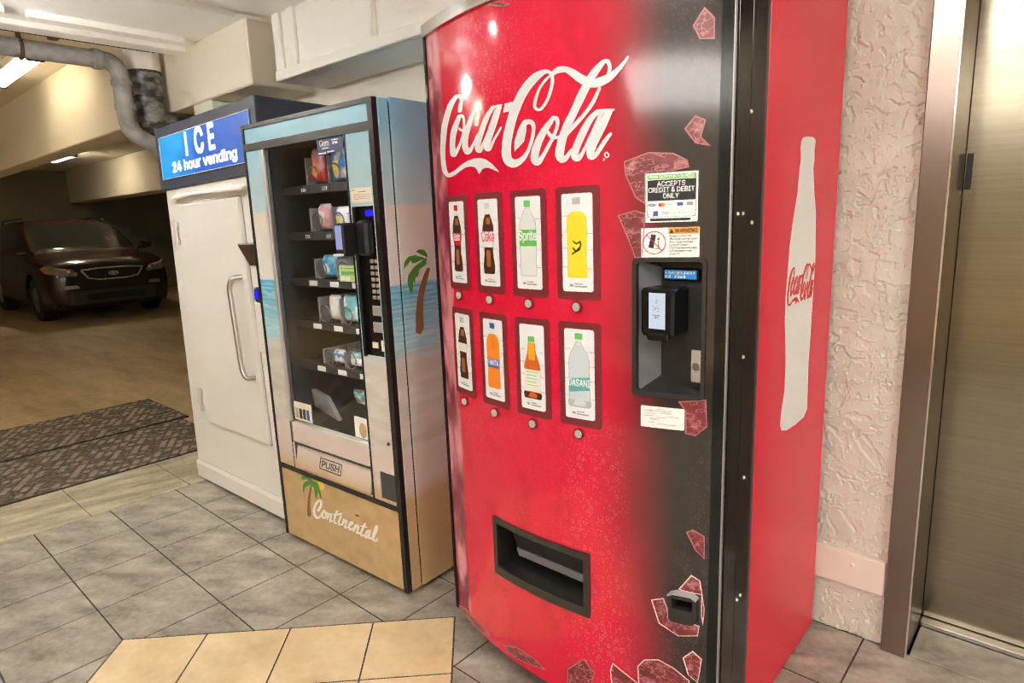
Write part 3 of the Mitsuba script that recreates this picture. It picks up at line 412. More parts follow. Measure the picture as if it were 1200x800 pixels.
# black frame strips, silver cap
def door_strip(u0, u1, z0, z1, d, t, n=0): return on_door(plate(rr(u0, u1, z0, z1), t, d))
add(V1, 'frame_strip', door_strip(-.6060, XR, .075, ZT, -.004, .01), 'm_black_gloss')
add(V1, 'frame_strip', door_strip(XL - .004, XL + .010, .075, ZT, -.006, .03), 'm_black_gloss')
add(V1, 'edge_line', on_door(bx(-.5830, -.5795, -.0060, .003, .075, ZT, .001)), 'm_edge')
add(V1, 'door_side', cat(bx(XR - .004, XR + .003, 1.372, 1.441, .075, ZT, .001), bx(XR - .004, XR + .002, 1.446, 1.527, .075, ZT, .001)), 'm_black_gloss')
add(V1, 'cap', cat(on_door(plate(rr(XL - .004, XR + .003, ZT, ZT + .034), .06, -.010)), bx(XL, XR, 1.36, 1.548, ZT, ZT + .03)), 'm_chrome', label='bright metal cap along the top edge')
add(V1, 'toe_kick', bx(XL + .03, XR - .02, 1.44, 1.548, .004, .075), 'm_black')
for yy, zz in ((1.3897, 1.4129), (1.4176, 1.4130), (1.4706, 1.3917), (1.447, 1.0816), (1.4767, .7703), (1.4568, .4455), (1.4781, .4478), (1.4452, 1.6308)):
    add(V1, 'rivet', at(lathe([(0, .0035), (.0025, .003), (.0042, .001), (.0045, -.003), (0, -.003)], 'x', 10), XR + .003, yy, zz), 'm_white_ink', True)
# logo
add(V1, 'logo', on_door(cat(plate(traced('coca'), .0015, -.0016), plate(traced('cola'), .0015, -.0016)), .02), 'm_logo_white', label='large white flowing script lettering')
add(V1, 'logo_mark', on_door(cat(plate(traced('reg'), .0015, -.0016), words('R', .006, -.857, 1.5440, -.0004)), 0), 'm_white_ink')
# ice and frost printed on the front
for i, fl in enumerate(TR['ice']):
    q = np.array(fl).reshape(-1, 2) / 10000; pg = Polygon(q).buffer(0).buffer(.004).buffer(-.004)
    pg = pg.intersection(rr(XL + .012, -.607, .077, ZT - .002)).difference(rr(PY_[0] - .006, PY_[1] + .006, PY_[2] - .006, PY_[3] + .006)).difference(rr(-.697, -.622, .414, .496))
    if pg.is_empty: continue
    kk = add(V1, 'printed_ice', on_door(plate(pg, .0008, -.0008), .02), 'm_ice_print', label='printed crushed ice piece')
    rim = pg.difference(pg.buffer(-.0032)).difference(pg.buffer(.002).buffer(-.004).intersection(Point(pg.centroid.x + .03, pg.centroid.y - .03).buffer(.04)))
    if not rim.is_empty: add(kk, 'rim', on_door(plate(rim, .0008, -.0012), .02), 'm_ice_rim' if i in (5, 6, 8, 9, 10) else 'm_ice_edge')
    if i in (9, 7): add(kk, 'highlight', on_door(plate(Point(pg.centroid.x - .01, pg.bounds[1] + .012).buffer(.018).intersection(pg), .0008, -.0014), .02), 'm_ice_light')
# product cards and buttons
CX = [-1.389, -1.231, -1.077, -.927]; WC = .0425
def bottle_poly(u, z0, z1, kind):
    H = z1 - z0
    pr = {'contour': [(.30, 0), (.36, .02), (.37, .12), (.28, .30), (.30, .42), (.37, .52), (.36, .66), (.24, .78), (.12, .86), (.11, .90)],
          'straight': [(.36, 0), (.42, .015), (.42, .30), (.44, .34), (.44, .62), (.42, .70), (.30, .80), (.13, .89), (.12, .91)],
          'round': [(.36, 0), (.42, .02), (.42, .10), (.40, .18), (.40, .40), (.43, .46), (.42, .72), (.34, .80), (.20, .83)],
          'tea': [(.40, 0), (.43, .02), (.43, .47), (.42, .53), (.24, .72), (.20, .80), (.19, .90)],
          'water': [(.40, 0), (.46, .02), (.46, .25), (.44, .28), (.46, .31), (.46, .46), (.43, .49), (.46, .53), (.46, .62), (.36, .74), (.14, .86), (.13, .88)]}[kind]
    L = [(u - a * 2 * WC * .78, z0 + b * H) for a, b in pr]; R = [(u + a * 2 * WC * .78, z0 + b * H) for a, b in pr[::-1]]
    return Polygon(L + R)
CARDS = [('contour', 'cola', 'red', 'red'), ('contour', 'cola', 'water', 'pale'), ('straight', 'sprite', 'green', 'green'), ('round', 'yellow', 'shade', 'yellow'),
         ('contour', 'cola', 'shade', 'pale'), ('round', 'orange', 'blue', 'blue'), ('tea', 'tea', 'green', 'pale'), ('water', 'water', 'green', 'teal')]
CNAME = ['red capped cola bottle', 'diet cola bottle with a white label', 'clear bottle with a green label', 'yellow bottle', 'cola bottle with a cream label', 'orange soda bottle', 'amber tea bottle with a pale label', 'water bottle with a teal label']
for n in range(8):
    u = CX[n % 4]; z1, z0 = ((1.4742, 1.2374), (1.1432, .9095))[n // 4]
    shp, liq, cap, lab = CARDS[n]
    fr = rr(u - .060, u + .060, z0 - .020, z1 + .017, .008)
    add(V1, 'card_frame', on_door(plate(fr, .0015, -.002)), 'm_card_frame')
    c = add(V1, 'product_card', on_door(plate(rr(u - WC, u + WC, z0, z1, .006), .0012, -.0032), .02), 'm_card', label='lit selection card showing a ' + CNAME[n])
    zb, zt = z0 + .034, z1 - .010 - (.022 if shp == 'tea' else 0)
    B = bottle_poly(u, zb, zt, shp); H = zt - zb
    D3, t3 = -.0040, .0008
    for a in (.20, .44, .64, .84):
        zz = zb + H * (a - .07)
        add(c, 'shelf_line', on_door(bx(u - WC, u - WC * .60, D3, D3 + .0006, zz + .001, zz + .0022), 0), 'm_grey')
        add(c, 'shelf_line', on_door(bx(u + WC * .62, u + WC, D3, D3 + .0006, zz - .003, zz - .0018), 0), 'm_grey')
    add(c, 'bottle', on_door(plate(B, t3, D3), .02), 'm_pic_' + liq)
    capw = .0105 if shp not in ('yellow',) else .013
    add(c, 'cap', on_door(plate(rr(u - capw, u + capw, zt - .082 * H, zt, .001), t3, D3 - .0004), 0), 'm_pic_' + cap)
    if shp in ('contour', 'round', 'straight', 'water') : add(c, 'neck', on_door(plate(rr(u - .0085, u + .0085, zt - .16 * H, zt - .082 * H), t3, D3 - .0003), 0), 'm_pic_pale' if liq in ('cola', 'yellow', 'orange') else 'm_pic_sprite')
    if liq == 'cola':
        for q in (rr(u - .006, u + .012, zb + .70 * H, zb + .80 * H, .004), rr(u - .010, u + .008, zb + .10 * H, zb + .34 * H, .006)):
            add(c, 'shine', on_door(plate(q.intersection(B), t3, D3 - .0004), 0), 'm_pic_cola_light')
    if liq == 'tea': add(c, 'shine', on_door(plate(rr(u - .012, u + .012, zb + .62 * H, zb + .93 * H, .004).intersection(B), t3, D3 - .0004), 0), 'm_pic_tea_light')
    if liq in ('sprite', 'water'):
        add(c, 'outline', on_door(plate(B.difference(B.buffer(-.0016)), t3, D3 - .0004), .02), 'm_pic_shade')
    if n in (6, 7): add(c, 'base', on_door(plate(B.intersection(rr(u - .06, u + .06, zb, zb + .07 * H)).buffer(.003), t3, D3 - .0003), 0), 'm_pic_cola' if n == 6 else 'm_pic_shade')
    lz = {0: (.40, .58), 1: (.38, .60), 2: (.40, .62), 3: None, 4: (.44, .58), 5: (.32, .45), 6: (.10, .46), 7: (.20, .40)}[n]
    D4 = D3 - .0006
    if lz and n != 7:
        lb = B.intersection(rr(u - .06, u + .06, zb + lz[0] * H, zb + lz[1] * H))
        add(c, 'label', on_door(plate(lb, t3, D4), 0), 'm_pic_' + lab if n not in (1, 5) else ('m_white_ink' if n == 1 else 'm_pic_blue'))
    if n == 7:
        add(c, 'label', on_door(plate(Polygon([(u - .035, zb + .18 * H), (u + .036, zb + .24 * H), (u + .036, zb + .42 * H), (u - .035, zb + .37 * H)]).intersection(B), t3, D4), 0), 'm_pic_teal')
    D5 = D4 - .0004
    tx = {1: ('Coke', 'm_red_ink', .030, .46, .054), 2: ('Sprite', 'm_white_ink', .024, .48, .062), 5: ('FANTA', 'm_white_ink', .016, .355, .050), 7: ('DASANI', 'm_white_ink', .018, .28, .062)}.get(n)
    if tx: add(c, 'lettering', on_door(words(tx[0], tx[2], u, zb + tx[3] * H, D5, .0006, center=True, bold=n != 1, maxw=tx[4]), 0), tx[1])
    if n == 0: add(c, 'lettering', on_door(cat(words('Coca', .010, u, zb + .52 * H, D5, .0006, center=True, bold=True, maxw=.036), words('Cola', .010, u, zb + .47 * H, D5, .0006, center=True, bold=True, maxw=.036)), 0), 'm_white_ink')
    if n == 3: add(c, 'lettering', on_door(plate(traced('ymark').buffer(-.0007), .0006, D5), 0), 'm_ink')
    if n == 6: add(c, 'lettering', on_door(cat(*[bx(u - .020, u + .020 - .006 * (i % 2), D5, D5 + .0006, zb + (.20 + .055 * i) * H, zb + (.20 + .055 * i) * H + .0016) for i in range(5)]), 0), 'm_green_ink')
    add(c, 'caption', on_door(cat(bx(u - .022, u - .012, D3, D3 + .0008, z0 + .012, z0 + .018), bx(u - .008, u + .014, D3, D3 + .0008, z0 + .018, z0 + .0205), bx(u - .008, u + .026, D3, D3 + .0008, z0 + .011, z0 + .0145)), 0), 'm_grey')
    zz = (1.1995, .8690)[n // 4]; y = yc(u)
    b = add(V1, 'button', at(lathe([(0, -.010), (.0085, -.0095), (.0105, -.007), (.0108, .004), (0, .004)], 'y', 20), u - .004, y - .004, zz), 'm_plug', 40, label='round selection button')
    add(b, 'bezel', at(lathe([(.0108, -.004), (.0145, -.002), (.0150, .004), (.0108, .004), (.0108, -.004)], 'y', 20), u - .004, y - .002, zz), 'm_card_frame', 40)
# payment pocket
yp = yc(-.704)
k2 = add(V1, 'payment_recess', cat(
    on_door(plate(rr(PY_[0] - .008, PY_[1] + .006, PY_[2] - .008, PY_[3] + .006, .010).difference(rr(PY_[0] + .002, PY_[1] - .002, PY_[2] + .004, PY_[3] - .003, .008)), .012, -.006)),
    hull([(PY_[0], 1.31, PY_[2]), (PY_[1], 1.335, PY_[2]), (PY_[0] + .028, 1.372, PY_[2] + .03), (PY_[1] - .006, 1.372, PY_[2] + .012), (PY_[0], 1.398, PY_[2]), (PY_[1], 1.398, PY_[2])]),
    bx(PY_[0], PY_[1], 1.372, 1.398, PY_[2], PY_[3])), 'm_recess', label='black moulded recess for paying')
add(k2, 'side_wall', hull([(PY_[0], 1.31, PY_[2]), (PY_[0] + .001, 1.31, PY_[3]), (PY_[0] + .028, 1.372, PY_[2] + .03), (PY_[0] + .028, 1.372, PY_[3] - .02), (PY_[0], 1.398, PY_[2]), (PY_[0], 1.398, PY_[3])]), 'm_recess_side', label='grey slanted side of the recess')
yb = 1.372
add(k2, 'display', bx(-.742, -.650, yb - .010, yb, 1.2640, 1.2935, .002), 'm_black_gloss')
add(k2, 'display_screen', bx(-.737, -.657, yb - .011, yb - .009, 1.2690, 1.2885), 'm_black', **emit('', (.01, .20, .52)))
add(k2, 'screen_text', cat(*[bx(-.735 + .0078 * i, -.735 + .0078 * i + (.006 if i % 3 else .0045), yb - .0118, yb - .0112, z, z + .006) for z in (1.2795, 1.2710) for i in range(10) if not (z < 1.275 and i in (2, 7, 8, 9))]), 'm_white_ink')
add(k2, 'card_reader', cat(bx(-.764, -.680, yb - .075, yb, 1.140, 1.252, .006), bx(-.745, -.690, yb - .082, yb - .07, 1.132, 1.150, .004)), 'm_black_gloss', label='black card reader')
add(k2, 'reader_screen', bx(-.7415, -.7000, yb - .0765, yb - .0745, 1.1590, 1.2420), 'm_black', **emit('', (.46, .52, .60)))
add(k2, 'screen_icon', cat(bx(-.7225, -.7185, yb - .0773, yb - .0767, 1.223, 1.229), bx(-.724, -.716, yb - .0773, yb - .0767, 1.219, 1.2205), bx(-.730, -.712, yb - .0773, yb - .0767, 1.201, 1.2018), bx(-.730, -.712, yb - .0773, yb - .0767, 1.211, 1.2118), bx(-.727, -.723, yb - .0773, yb - .0767, 1.2045, 1.2085), bx(-.720, -.715, yb - .0773, yb - .0767, 1.205, 1.208), bx(-.730, -.713, yb - .0773, yb - .0767, 1.189, 1.192), bx(-.726, -.716, yb - .0773, yb - .0767, 1.184, 1.187)), 'm_grey')
add(k2, 'lock_plate', bx(-.6690, -.6420, yb - .006, yb, 1.026, 1.103, .001), 'm_plug')
add(k2, 'lock', at(lathe([(0, -.006), (.004, -.006), (.0045, -.010), (.0095, -.010), (.0095, .002), (0, .002)], 'y', 18), -.6555, yb - .006, 1.064), 'm_chrome', 40)
# stickers
s = add(V1, 'sticker', on_door(plate(rr(-.7570, -.6460, 1.4000, 1.5085, .001), .0008, -.0012), .02), 'm_paper', label='white card payment sticker')
dd = -.0016
add(s, 'green_strip', on_door(plate(rr(-.7525, -.6500, 1.4945, 1.5040), .0005, dd), .02), 'm_green_ink')
add(s, 'strip_text', on_door(words('PRESS SELECTION FOR PRICE', .0055, -.7015, 1.4968, dd - .0002, .0004, center=True, bold=True, maxw=.096), 0), 'm_white_ink')
add(s, 'black_block', on_door(plate(rr(-.7525, -.6500, 1.4475, 1.4930, .001), .0005, dd), .02), 'm_ink')
add(s, 'lettering', on_door(cat(words('ACCEPTS', .0105, -.7015, 1.4790, dd - .0002, .0005, center=True, bold=True, maxw=.060), words('CREDIT & DEBIT', .0105, -.7015, 1.4660, dd - .0002, .0005, center=True, bold=True, maxw=.098), words('ONLY', .0105, -.7015, 1.4525, dd - .0002, .0005, center=True, bold=True, maxw=.034)), 0), 'm_white_ink')
add(s, 'border', on_door(plate(rr(-.7525, -.6500, 1.4115, 1.4480, .002).difference(rr(-.7518, -.6507, 1.4122, 1.4480, .002)), .0004, dd), .02), 'm_ink')
add(s, 'card_logos', on_door(cat(words('VISA', .0055, -.7500, 1.4360, dd, .0004, bold=True, maxw=.016), bx(-.6885, -.6760, dd, dd + .0004, 1.4350, 1.4425), bx(-.7400, -.7290, dd, dd + .0004, 1.4140, 1.4250)), 0), 'm_pic_blue')
add(s, 'card_logos', on_door(plate(Point(-.7240, 1.4385).buffer(.0042), .0004, dd), 0), 'm_red_ink')
add(s, 'card_logos', on_door(plate(Point(-.7185, 1.4385).buffer(.0042), .0004, dd - .0002), 0), 'm_orange_ink')
add(s, 'card_logos', on_door(cat(bx(-.6680, -.6560, dd, dd + .0004, 1.4355, 1.4430), words('Pay', .006, -.7200, 1.4185, dd, .0004), bx(-.7080, -.6900, dd, dd + .0004, 1.4195, 1.4203), bx(-.7090, -.6960, dd, dd + .0004, 1.4380, 1.4390), bx(-.6870, -.6650, dd, dd + .0004, 1.4205, 1.4215)), 0), 'm_grey')
add(s, 'bar', on_door(plate(rr(-.7465, -.6600, 1.4030, 1.4085, .002), .0005, dd), .02), 'm_ink')
s = add(V1, 'sticker', on_door(plate(rr(-.7665, -.6413, 1.3215, 1.3880, .001), .0008, -.0012), .02), 'm_paper', label='tipping hazard warning sticker with an orange heading')
c0 = Point(-.7370, 1.3545)
add(s, 'prohibition_sign', on_door(plate(unary_union([c0.buffer(.026, 24).difference(c0.buffer(.0242, 24)), Polygon([(-.7555, 1.3722), (-.7542, 1.3735), (-.7185, 1.3368), (-.7198, 1.3355)])]), .0004, dd - .0003), .02), 'm_red_ink')
add(s, 'pictogram', on_door(plate(unary_union([Polygon([(-.7500, 1.3440), (-.7440, 1.3740), (-.7330, 1.3720), (-.7390, 1.3420)]), Polygon([(-.7285, 1.3420), (-.7262, 1.3420), (-.7268, 1.3590), (-.7282, 1.3590)]), Point(-.7275, 1.3630).buffer(.0024), Polygon([(-.7385, 1.3420), (-.7262, 1.3420), (-.7262, 1.3408), (-.7385, 1.3408)])]), .0004, dd), .02), 'm_ink')
add(s, 'orange_strip', on_door(plate(rr(-.7060, -.6420, 1.3735, 1.3875), .0005, dd), .02), 'm_orange_ink')
add(s, 'heading', on_door(cat(words('WARNING', .0085, -.6920, 1.3765, dd - .0003, .0004, bold=True, maxw=.047), plate(Polygon([(-.7045, 1.3755), (-.6945, 1.3755), (-.6995, 1.3855)]), .0004, dd - .0003)), 0), 'm_ink')
add(s, 'small_text', on_door(cat(*[words(t, .0042, -.7035, 1.3672 - i * .0066, dd, .0004) for i, t in enumerate(('Never rock or tilt.', 'Machine can fall over', 'and cause serious', 'injury or death.', 'Vending machine will', 'not dispense free', 'product.'))]), 0), 'm_ink')
s = add(V1, 'sticker', on_door(moved(plate(rr(-.7670, -.6665, .9140, .9670, .003), .0008, -.0012), lambda v: v), .02), 'm_paper', label='white paper label under the payment recess')
add(s, 'print', on_door(cat(*[bx(-.764 + a, -.764 + b, dd, dd + .0004, z, z + .0012) for a, b, z in ((.034, .052, .961), (.004, .026, .955), (.018, .070, .956), (.005, .03, .949), (.042, .068, .951), (.004, .024, .943), (.034, .056, .940), (.058, .084, .944), (.018, .040, .934), (.02, .032, .937), (.014, .030, .927), (.036, .078, .924))]), 0), 'm_grey')
# delivery chute
f = rr(CH[0] - .006, CH[1] + .006, CH[2] - .008, CH[3] + .006, .004)
k3 = add(V1, 'delivery_chute', cat(on_door(plate(f.difference(rr(CH[0] + .012, CH[1] - .012, CH[2] + .020, CH[3] - .012, .003)), .010, -.006)),
    bx(CH[0], CH[1], 1.425, 1.43, CH[2], CH[3]), hull([(x, y, z) for x in (CH[0], CH[0] + .004) for y in (yc(CH[0]) + .003, 1.428) for z in (CH[2], CH[3])]), hull([(x, y, z) for x in (CH[1], CH[1] - .004) for y in (yc(CH[1]) + .003, 1.428) for z in (CH[2], CH[3])]), bx(CH[0], CH[1], 1.29, 1.428, CH[2], CH[2] + .004), bx(CH[0], CH[1], 1.29, 1.428, CH[3] - .004, CH[3])), 'm_recess', label='black framed drinks delivery opening')
f0, f1 = CH[0] + .030, CH[1] - .008
add(k3, 'flap', hull([(x, y + dy, z) for x in (f0, f1) for y, z in ((1.318, CH[3] - .012), (1.365, CH[2] + .030)) for dy in (0, .006)]), 'm_flap')
add(k3, 'flap_lip', hull([(x, y + dy, z) for x in (f0, f1) for y, z in ((1.354, CH[2] + .058), (1.363, CH[2] + .028)) for dy in (-.004, .008)]), 'm_grey')
# coin return cup
k4 = add(V1, 'coin_return', on_door(cat(plate(Polygon([(-.692, .424), (-.684, .4155), (-.636, .4155), (-.6275, .424), (-.6275, .485), (-.640, .4925), (-.680, .4925), (-.692, .487)]).difference(rr(-.6835, -.6360, .453, .480)), .018, -.016)), .02), 'm_recess', label='small dark coin return cup')
add(k4, 'lip', on_door(plate(Polygon([(-.693, .485), (-.680, .4925), (-.640, .4925), (-.627, .484), (-.627, .488), (-.640, .497), (-.680, .497), (-.693, .490)]), .020, -.020), .02), 'm_grey')
# white bottle on the red side
bp = Polygon(np.array(TR['bottle']).reshape(-1, 2) / 10000).buffer(.003).buffer(-.003)
def on_side(poly, off, t=.001):
    e = plate(poly, t, 0); v = np.array(e.vertices); return trimesh.Trimesh(np.c_[XR + off - v[:, 1], v[:, 0], v[:, 2]], e.faces, process=False)
k5 = add(V1, 'bottle_emblem', on_side(bp, .0014), 'm_emblem', label='tall white bottle silhouette on the red side')
lg = unary_union([traced('coca'), traced('cola')])
from shapely import affinity
lg = affinity.affine_transform(lg, [.333, 0, 0, .466, 1.732 + .333 * 1.469, 1.1645 - .466 * 1.548]).intersection(bp.buffer(-.001))
add(k5, 'lettering', on_side(lg, .0022), 'm_red_ink', label='red script lettering across the white bottle')

# ---------------------------------------------------------------- snack machine
SO, SYAW = np.array([-2.6515, 1.3221]), .0433
se, sn = np.array([math.cos(SYAW), math.sin(SYAW)]), np.array([-math.sin(SYAW), math.cos(SYAW)])
def FS(v):
    w = SO + v[:, :1] * se + v[:, 1:2] * sn; return np.c_[w, v[:, 2]]
def S(m): return moved(m, FS)
V2 = thing('snack_vending_machine', 'glass fronted snack vending machine wrapped in a painted beach scene, left of the red machine', 'vending machine')
W, DP, H = .843, .775, 1.832
def sadd(name, m, b, parent=None, **k): return add(parent or V2, name, S(m), b, **k)
sadd('cabinet', cat(bx(.008, .03, .075, DP, .02, H), bx(W - .022, W, .075, DP, .02, H), bx(0.008, W, .075, DP, H - .02, H + .006), bx(.008, W, .075, DP, .02, .33), bx(.008, W, DP - .02, DP, .02, H)), 'm_beach', label='cabinet side painted with sky, sea and sand')
sadd('door_edge', bx(W - .024, W - .001, .022, .068, .02, H, .002), 'm_beach')
sadd('door_edge', bx(.001, .024, .022, .068, .02, H, .002), 'm_beach')
sadd('door_gap', cat(bx(.01, W - .006, .068, .075, .03, H - .01)).difference(bx(.10, .70, .06, .08, .34, 1.74)) if False else cat(bx(W - .03, W - .005, .066, .077, .03, H - .01), bx(.005, .03, .066, .077, .03, H - .01), bx(.01, W - .01, .066, .077, H - .03, H - .004)), 'm_black')
outer = rr(0, W, .022, H)
inner = unary_union([rr(.012, W - .026, 1.757, H - .016), rr(.012, W - .026, .372, 1.728), rr(.012, W - .022, .0, .352)])
sadd('door_frame', plate(outer.difference(inner), .022, -.004), 'm_black', label='black door frame')
sadd('header_panel', bx(.012, W - .026, .002, .02, 1.757, H - .016), 'm_beach')
gl = (.146, .676, .588, 1.728)
sadd('left_panel', bx(.012, .130, 0.0, .009, .372, 1.728, .001), 'm_beach')
sadd('right_panel', plate(rr(.682, W - .026, .372, 1.728).difference(rr(.705, W - .036, .945, 1.480)).difference(rr(.724, W - .030, .384, .494)), .03, 0), 'm_beach')
sadd('glass_trim', cat(bx(.130, .146, -.004, .008, .588, 1.728, .002)), 'm_silver', label='silver trim strip')
sadd('glass_trim', bx(.676, .683, -.003, .03, .372, 1.728), 'm_black')
pane = trimesh.Trimesh(FS(np.array([(gl[0], .008, gl[2]), (gl[1], .008, gl[2]), (gl[1], .008, gl[3]), (gl[0], .008, gl[3])], float)), [[0, 1, 2], [0, 2, 3]], process=False)
add(V2, 'window_pane', pane, 'm_pane', label='clear front glass')
sadd('sill_panel', bx(.146, .682, -.002, .03, .497, .588, .002), 'm_beach')
sadd('lower_strip', plate(rr(.130, .690, .372, .497).difference(rr(.150, .680, .384, .492)), .03, 0), 'm_beach')
fl = sadd('delivery_flap', hull([(.158, .010, .487), (.670, .010, .487), (.158, .022, .487), (.670, .022, .487), (.158, -.012, .391), (.670, -.012, .391), (.158, .002, .391), (.670, .002, .391)]), 'm_beach', label='push flap')
sadd('flap_seam', plate(rr(.151, .677, .384, .4925).difference(rr(.1555, .6725, .3885, .4885)), .004, -.002), 'm_dark_grey')
sadd('panel_seam', cat(bx(.128, .132, -.0015, .002, .374, .588), bx(.130, .684, -.0025, .002, .4945, .497)), 'm_dark_grey')
PU = rr(.332, .480, .416, .462)
def tilt(m):
    v = np.array(m.vertices); v[:, 1] += .010 - .022 * (.488 - v[:, 2]) / .095; return trimesh.Trimesh(v, m.faces, process=False)
sadd('lettering', tilt(words('PUSH', .027, .406, .4255, -.0002, center=True, maxw=.118)), 'm_ink', parent=fl)
sadd('label_border', tilt(plate(PU.difference(PU.buffer(-.0028, join_style=2)), .0012, -.0014)), 'm_ink', parent=fl)
sadd('flap_recess', bx(.140, .688, .031, .036, .376, .496), 'm_black')
kp = sadd('kick_panel', bx(.012, W - .022, .002, .05, .024, .352, .001), 'm_kick', label='tan kick panel')
sadd('lettering', plate(traced('continental'), .0012, .0006), 'm_logo_cream', parent=kp, label='cream brush script lettering')
sadd('palm_trunk', plate(traced('palm_trunk'), .0008, .0008), 'm_trunk', parent=kp)
sadd('sun', plate(traced('palm_sun'), .0006, .0012), 'm_sun', parent=kp)
sadd('palm_leaves', plate(traced('palm_leaf'), .0008, .0006), 'm_leaf', parent=kp)
sadd('tide_mark', plate(affinity.rotate(affinity.scale(Point(.556, .262).buffer(.5, 8), .028, .010), 8), .0008, .0008), 'm_trunk', parent=kp)
sadd('bill_slot', bx(.724, W - .030, .004, .03, .384, .494), 'm_dark_grey')
def side_print(name, off):
    e = plate(traced(name), .0012, 0); v = np.array(e.vertices); return trimesh.Trimesh(np.c_[W + off - v[:, 1], v[:, 0], v[:, 2]], e.faces, process=False)
cabk = V2 + '__cabinet'
sadd('palm_leaves', side_print('sleaf', .0016), 'm_leaf', parent=cabk); sadd('palm_trunk', side_print('strunk', .0014), 'm_trunk', parent=cabk)
# control column
cardk = sadd('instruction_card', bx(.694, .806, -.002, .002, 1.493, 1.543), 'm_cream_card', label='cream instruction card')
sadd('print', cat(bx(.698, .716, -.0026, -.002, 1.535, 1.538), bx(.735, .775, -.0026, -.002, 1.528, 1.531), *[bx(.702, .798, -.0026, -.002, 1.520 - .005 * i, 1.5212 - .005 * i) for i in range(4)]), 'm_grey', parent=cardk)
ck = sadd('control_panel', cat(plate(rr(.700, W - .031, .938, 1.488, .012), .025, .006), bx(.70, .712, -.012, .008, .94, 1.48, .004)), 'm_black_gloss', label='black control panel')
sadd('display', bx(.757, .809, .003, .007, 1.445, 1.467), 'm_black', parent=ck, **emit('', (.0, .0, .8)))
rk = sadd('card_reader', cat(bx(.690, .738, -.085, .006, 1.315, 1.425, .006), bx(.742, .800, -.035, .006, 1.310, 1.432, .01)), 'm_black', parent=ck, label='black card reader box')
sadd('reader_screen', bx(.698, .732, -.087, -.084, 1.335, 1.417), 'm_black', parent=ck, **emit('', (.22, .26, .46)))
sadd('reader_lip', bx(.692, .737, -.10, -.082, 1.312, 1.321, .003), 'm_white_ink', parent=ck)
for r in range(7):
    for c in range(2):
        sadd('key', bx(.762 + c * .025, .780 + c * .025, .002, .008, 1.282 - r * .0215, 1.296 - r * .0215, .002), 'm_key', parent=ck)
sadd('coin_plate', bx(.755, .809, .002, .008, 1.094, 1.131, .002), 'm_silver', parent=ck); sadd('bill_plate', bx(.752, .809, .002, .008, 1.033, 1.071, .002), 'm_silver', parent=ck)
sadd('small_label', bx(.740, .770, .003, .008, .974, .996), 'm_cream_card', parent=ck); sadd('small_label', bx(.790, .806, .003, .008, .966, 1.006), 'm_cream_card', parent=ck)
sadd('lock', at(lathe([(0, -.004), (.006, -.004), (.007, .003), (0, .003)], 'y', 12), .792, 0, .615), 'm_brown')
# inside
sadd('liner', cat(bx(.10, .105, .05, .62, .50, 1.75), bx(.700, .705, .05, .62, .50, 1.75), bx(.10, .705, .62, .63, .50, 1.75), bx(.10, .705, .05, .63, 1.748, 1.753), bx(.10, .705, .05, .63, .495, .50)), 'm_liner')
sadd('light_strip', bx(.684, .692, .045, .062, .62, 1.70), 'm_paper', **emit('', np.array([.85, .95, 1.0]) * 18.0))
SHELF = [1.580, 1.395, 1.203, 1.022, .838]
for i, z in enumerate(SHELF):
    sh = sadd('shelf', cat(bx(.108, .698, .10, .60, z - .010, z - .004), bx(.108, .698, .094, .100, z - .034, z, .001)), 'm_plastic_dark')
    for uu in ((.24, .275), (.385, .42), (.53, .565)): sadd('price_label', bx(uu[0], uu[0] + .055, .091, .094, z - .029, z - .008), 'm_dark_grey' if i < 2 else 'm_paper', parent=sh)
    for n_, uu in enumerate((.24, .385)):
        if i < 2: sadd('price_digits', words(('110', '112', '130', '132')[i * 2 + n_], .013, uu + .006, z - .025, .0905), 'm_white_ink', parent=sh)
    for uu in (.245, .395, .545): sadd('divider', bx(uu, uu + .003, .12, .58, z - .004, z + (.11, .095, .08, .10, .06)[i]), 'm_grey', parent=sh)
    for uu in (.325, .470, .62):
        th = np.linspace(0, 2 * np.pi * 7, 120); rr0 = .034
        hx = np.c_[uu + rr0 * np.sin(th), .172 + th / th[-1] * .38, z + .037 - rr0 * np.cos(th)]
        t1 = np.linspace(0, 2 * np.pi, 24); fr_ = np.c_[uu + rr0 * np.sin(t1), np.full(24, .097), z + .037 - rr0 * np.cos(t1)]
        sadd('spiral', tube(np.vstack([fr_, [(uu, .13, z + .001)], hx]), .0028, 5), 'm_spiral', parent=sh)
# stickers on the glass
pk = sadd('poster', bx(.170, .296, .003, .006, .604, .683), 'm_cream_card', label='cream product picture sticker at the lower left of the glass')
for i, c in enumerate(('grey', 'brown', 'dark_grey', 'pic_blue')): sadd('picture', bx(.180 + i * .027, .200 + i * .027, .002, .003, .612, .657), 'm_' + c, parent=pk)
pk = sadd('poster', bx(.589, .680, .003, .006, .604, .688), 'm_paper', label='white picture sticker at the lower right of the glass')
sadd('picture', plate(affinity.scale(Point(.640, .638).buffer(1, 10), .022, .030), .001, .002), 'm_kick', parent=pk)
pk = sadd('price_note', bx(.577, .676, .003, .006, 1.212, 1.272), mat('m_note', (.55, .74, .32), .6), label='pale green price note on the glass')
sadd('print', cat(*[bx(.590 + .010 * i, .597 + .010 * i, .002, .003, 1.236, 1.250) for i in range(8)], bx(.586, .668, .002, .003, 1.260, 1.262)), 'm_green_ink', parent=pk)
sadd('print', bx(.585, .640, .002, .003, 1.217, 1.230), 'm_paper', parent=pk)
pk = sadd('brand_sticker', plate(Polygon([(.507, 1.727), (.668, 1.727), (.655, 1.676), (.512, 1.669)]), .003, .003), mat('m_stick_blue', (.025, .045, .16), .4), label='dark blue sticker at the top of the glass')
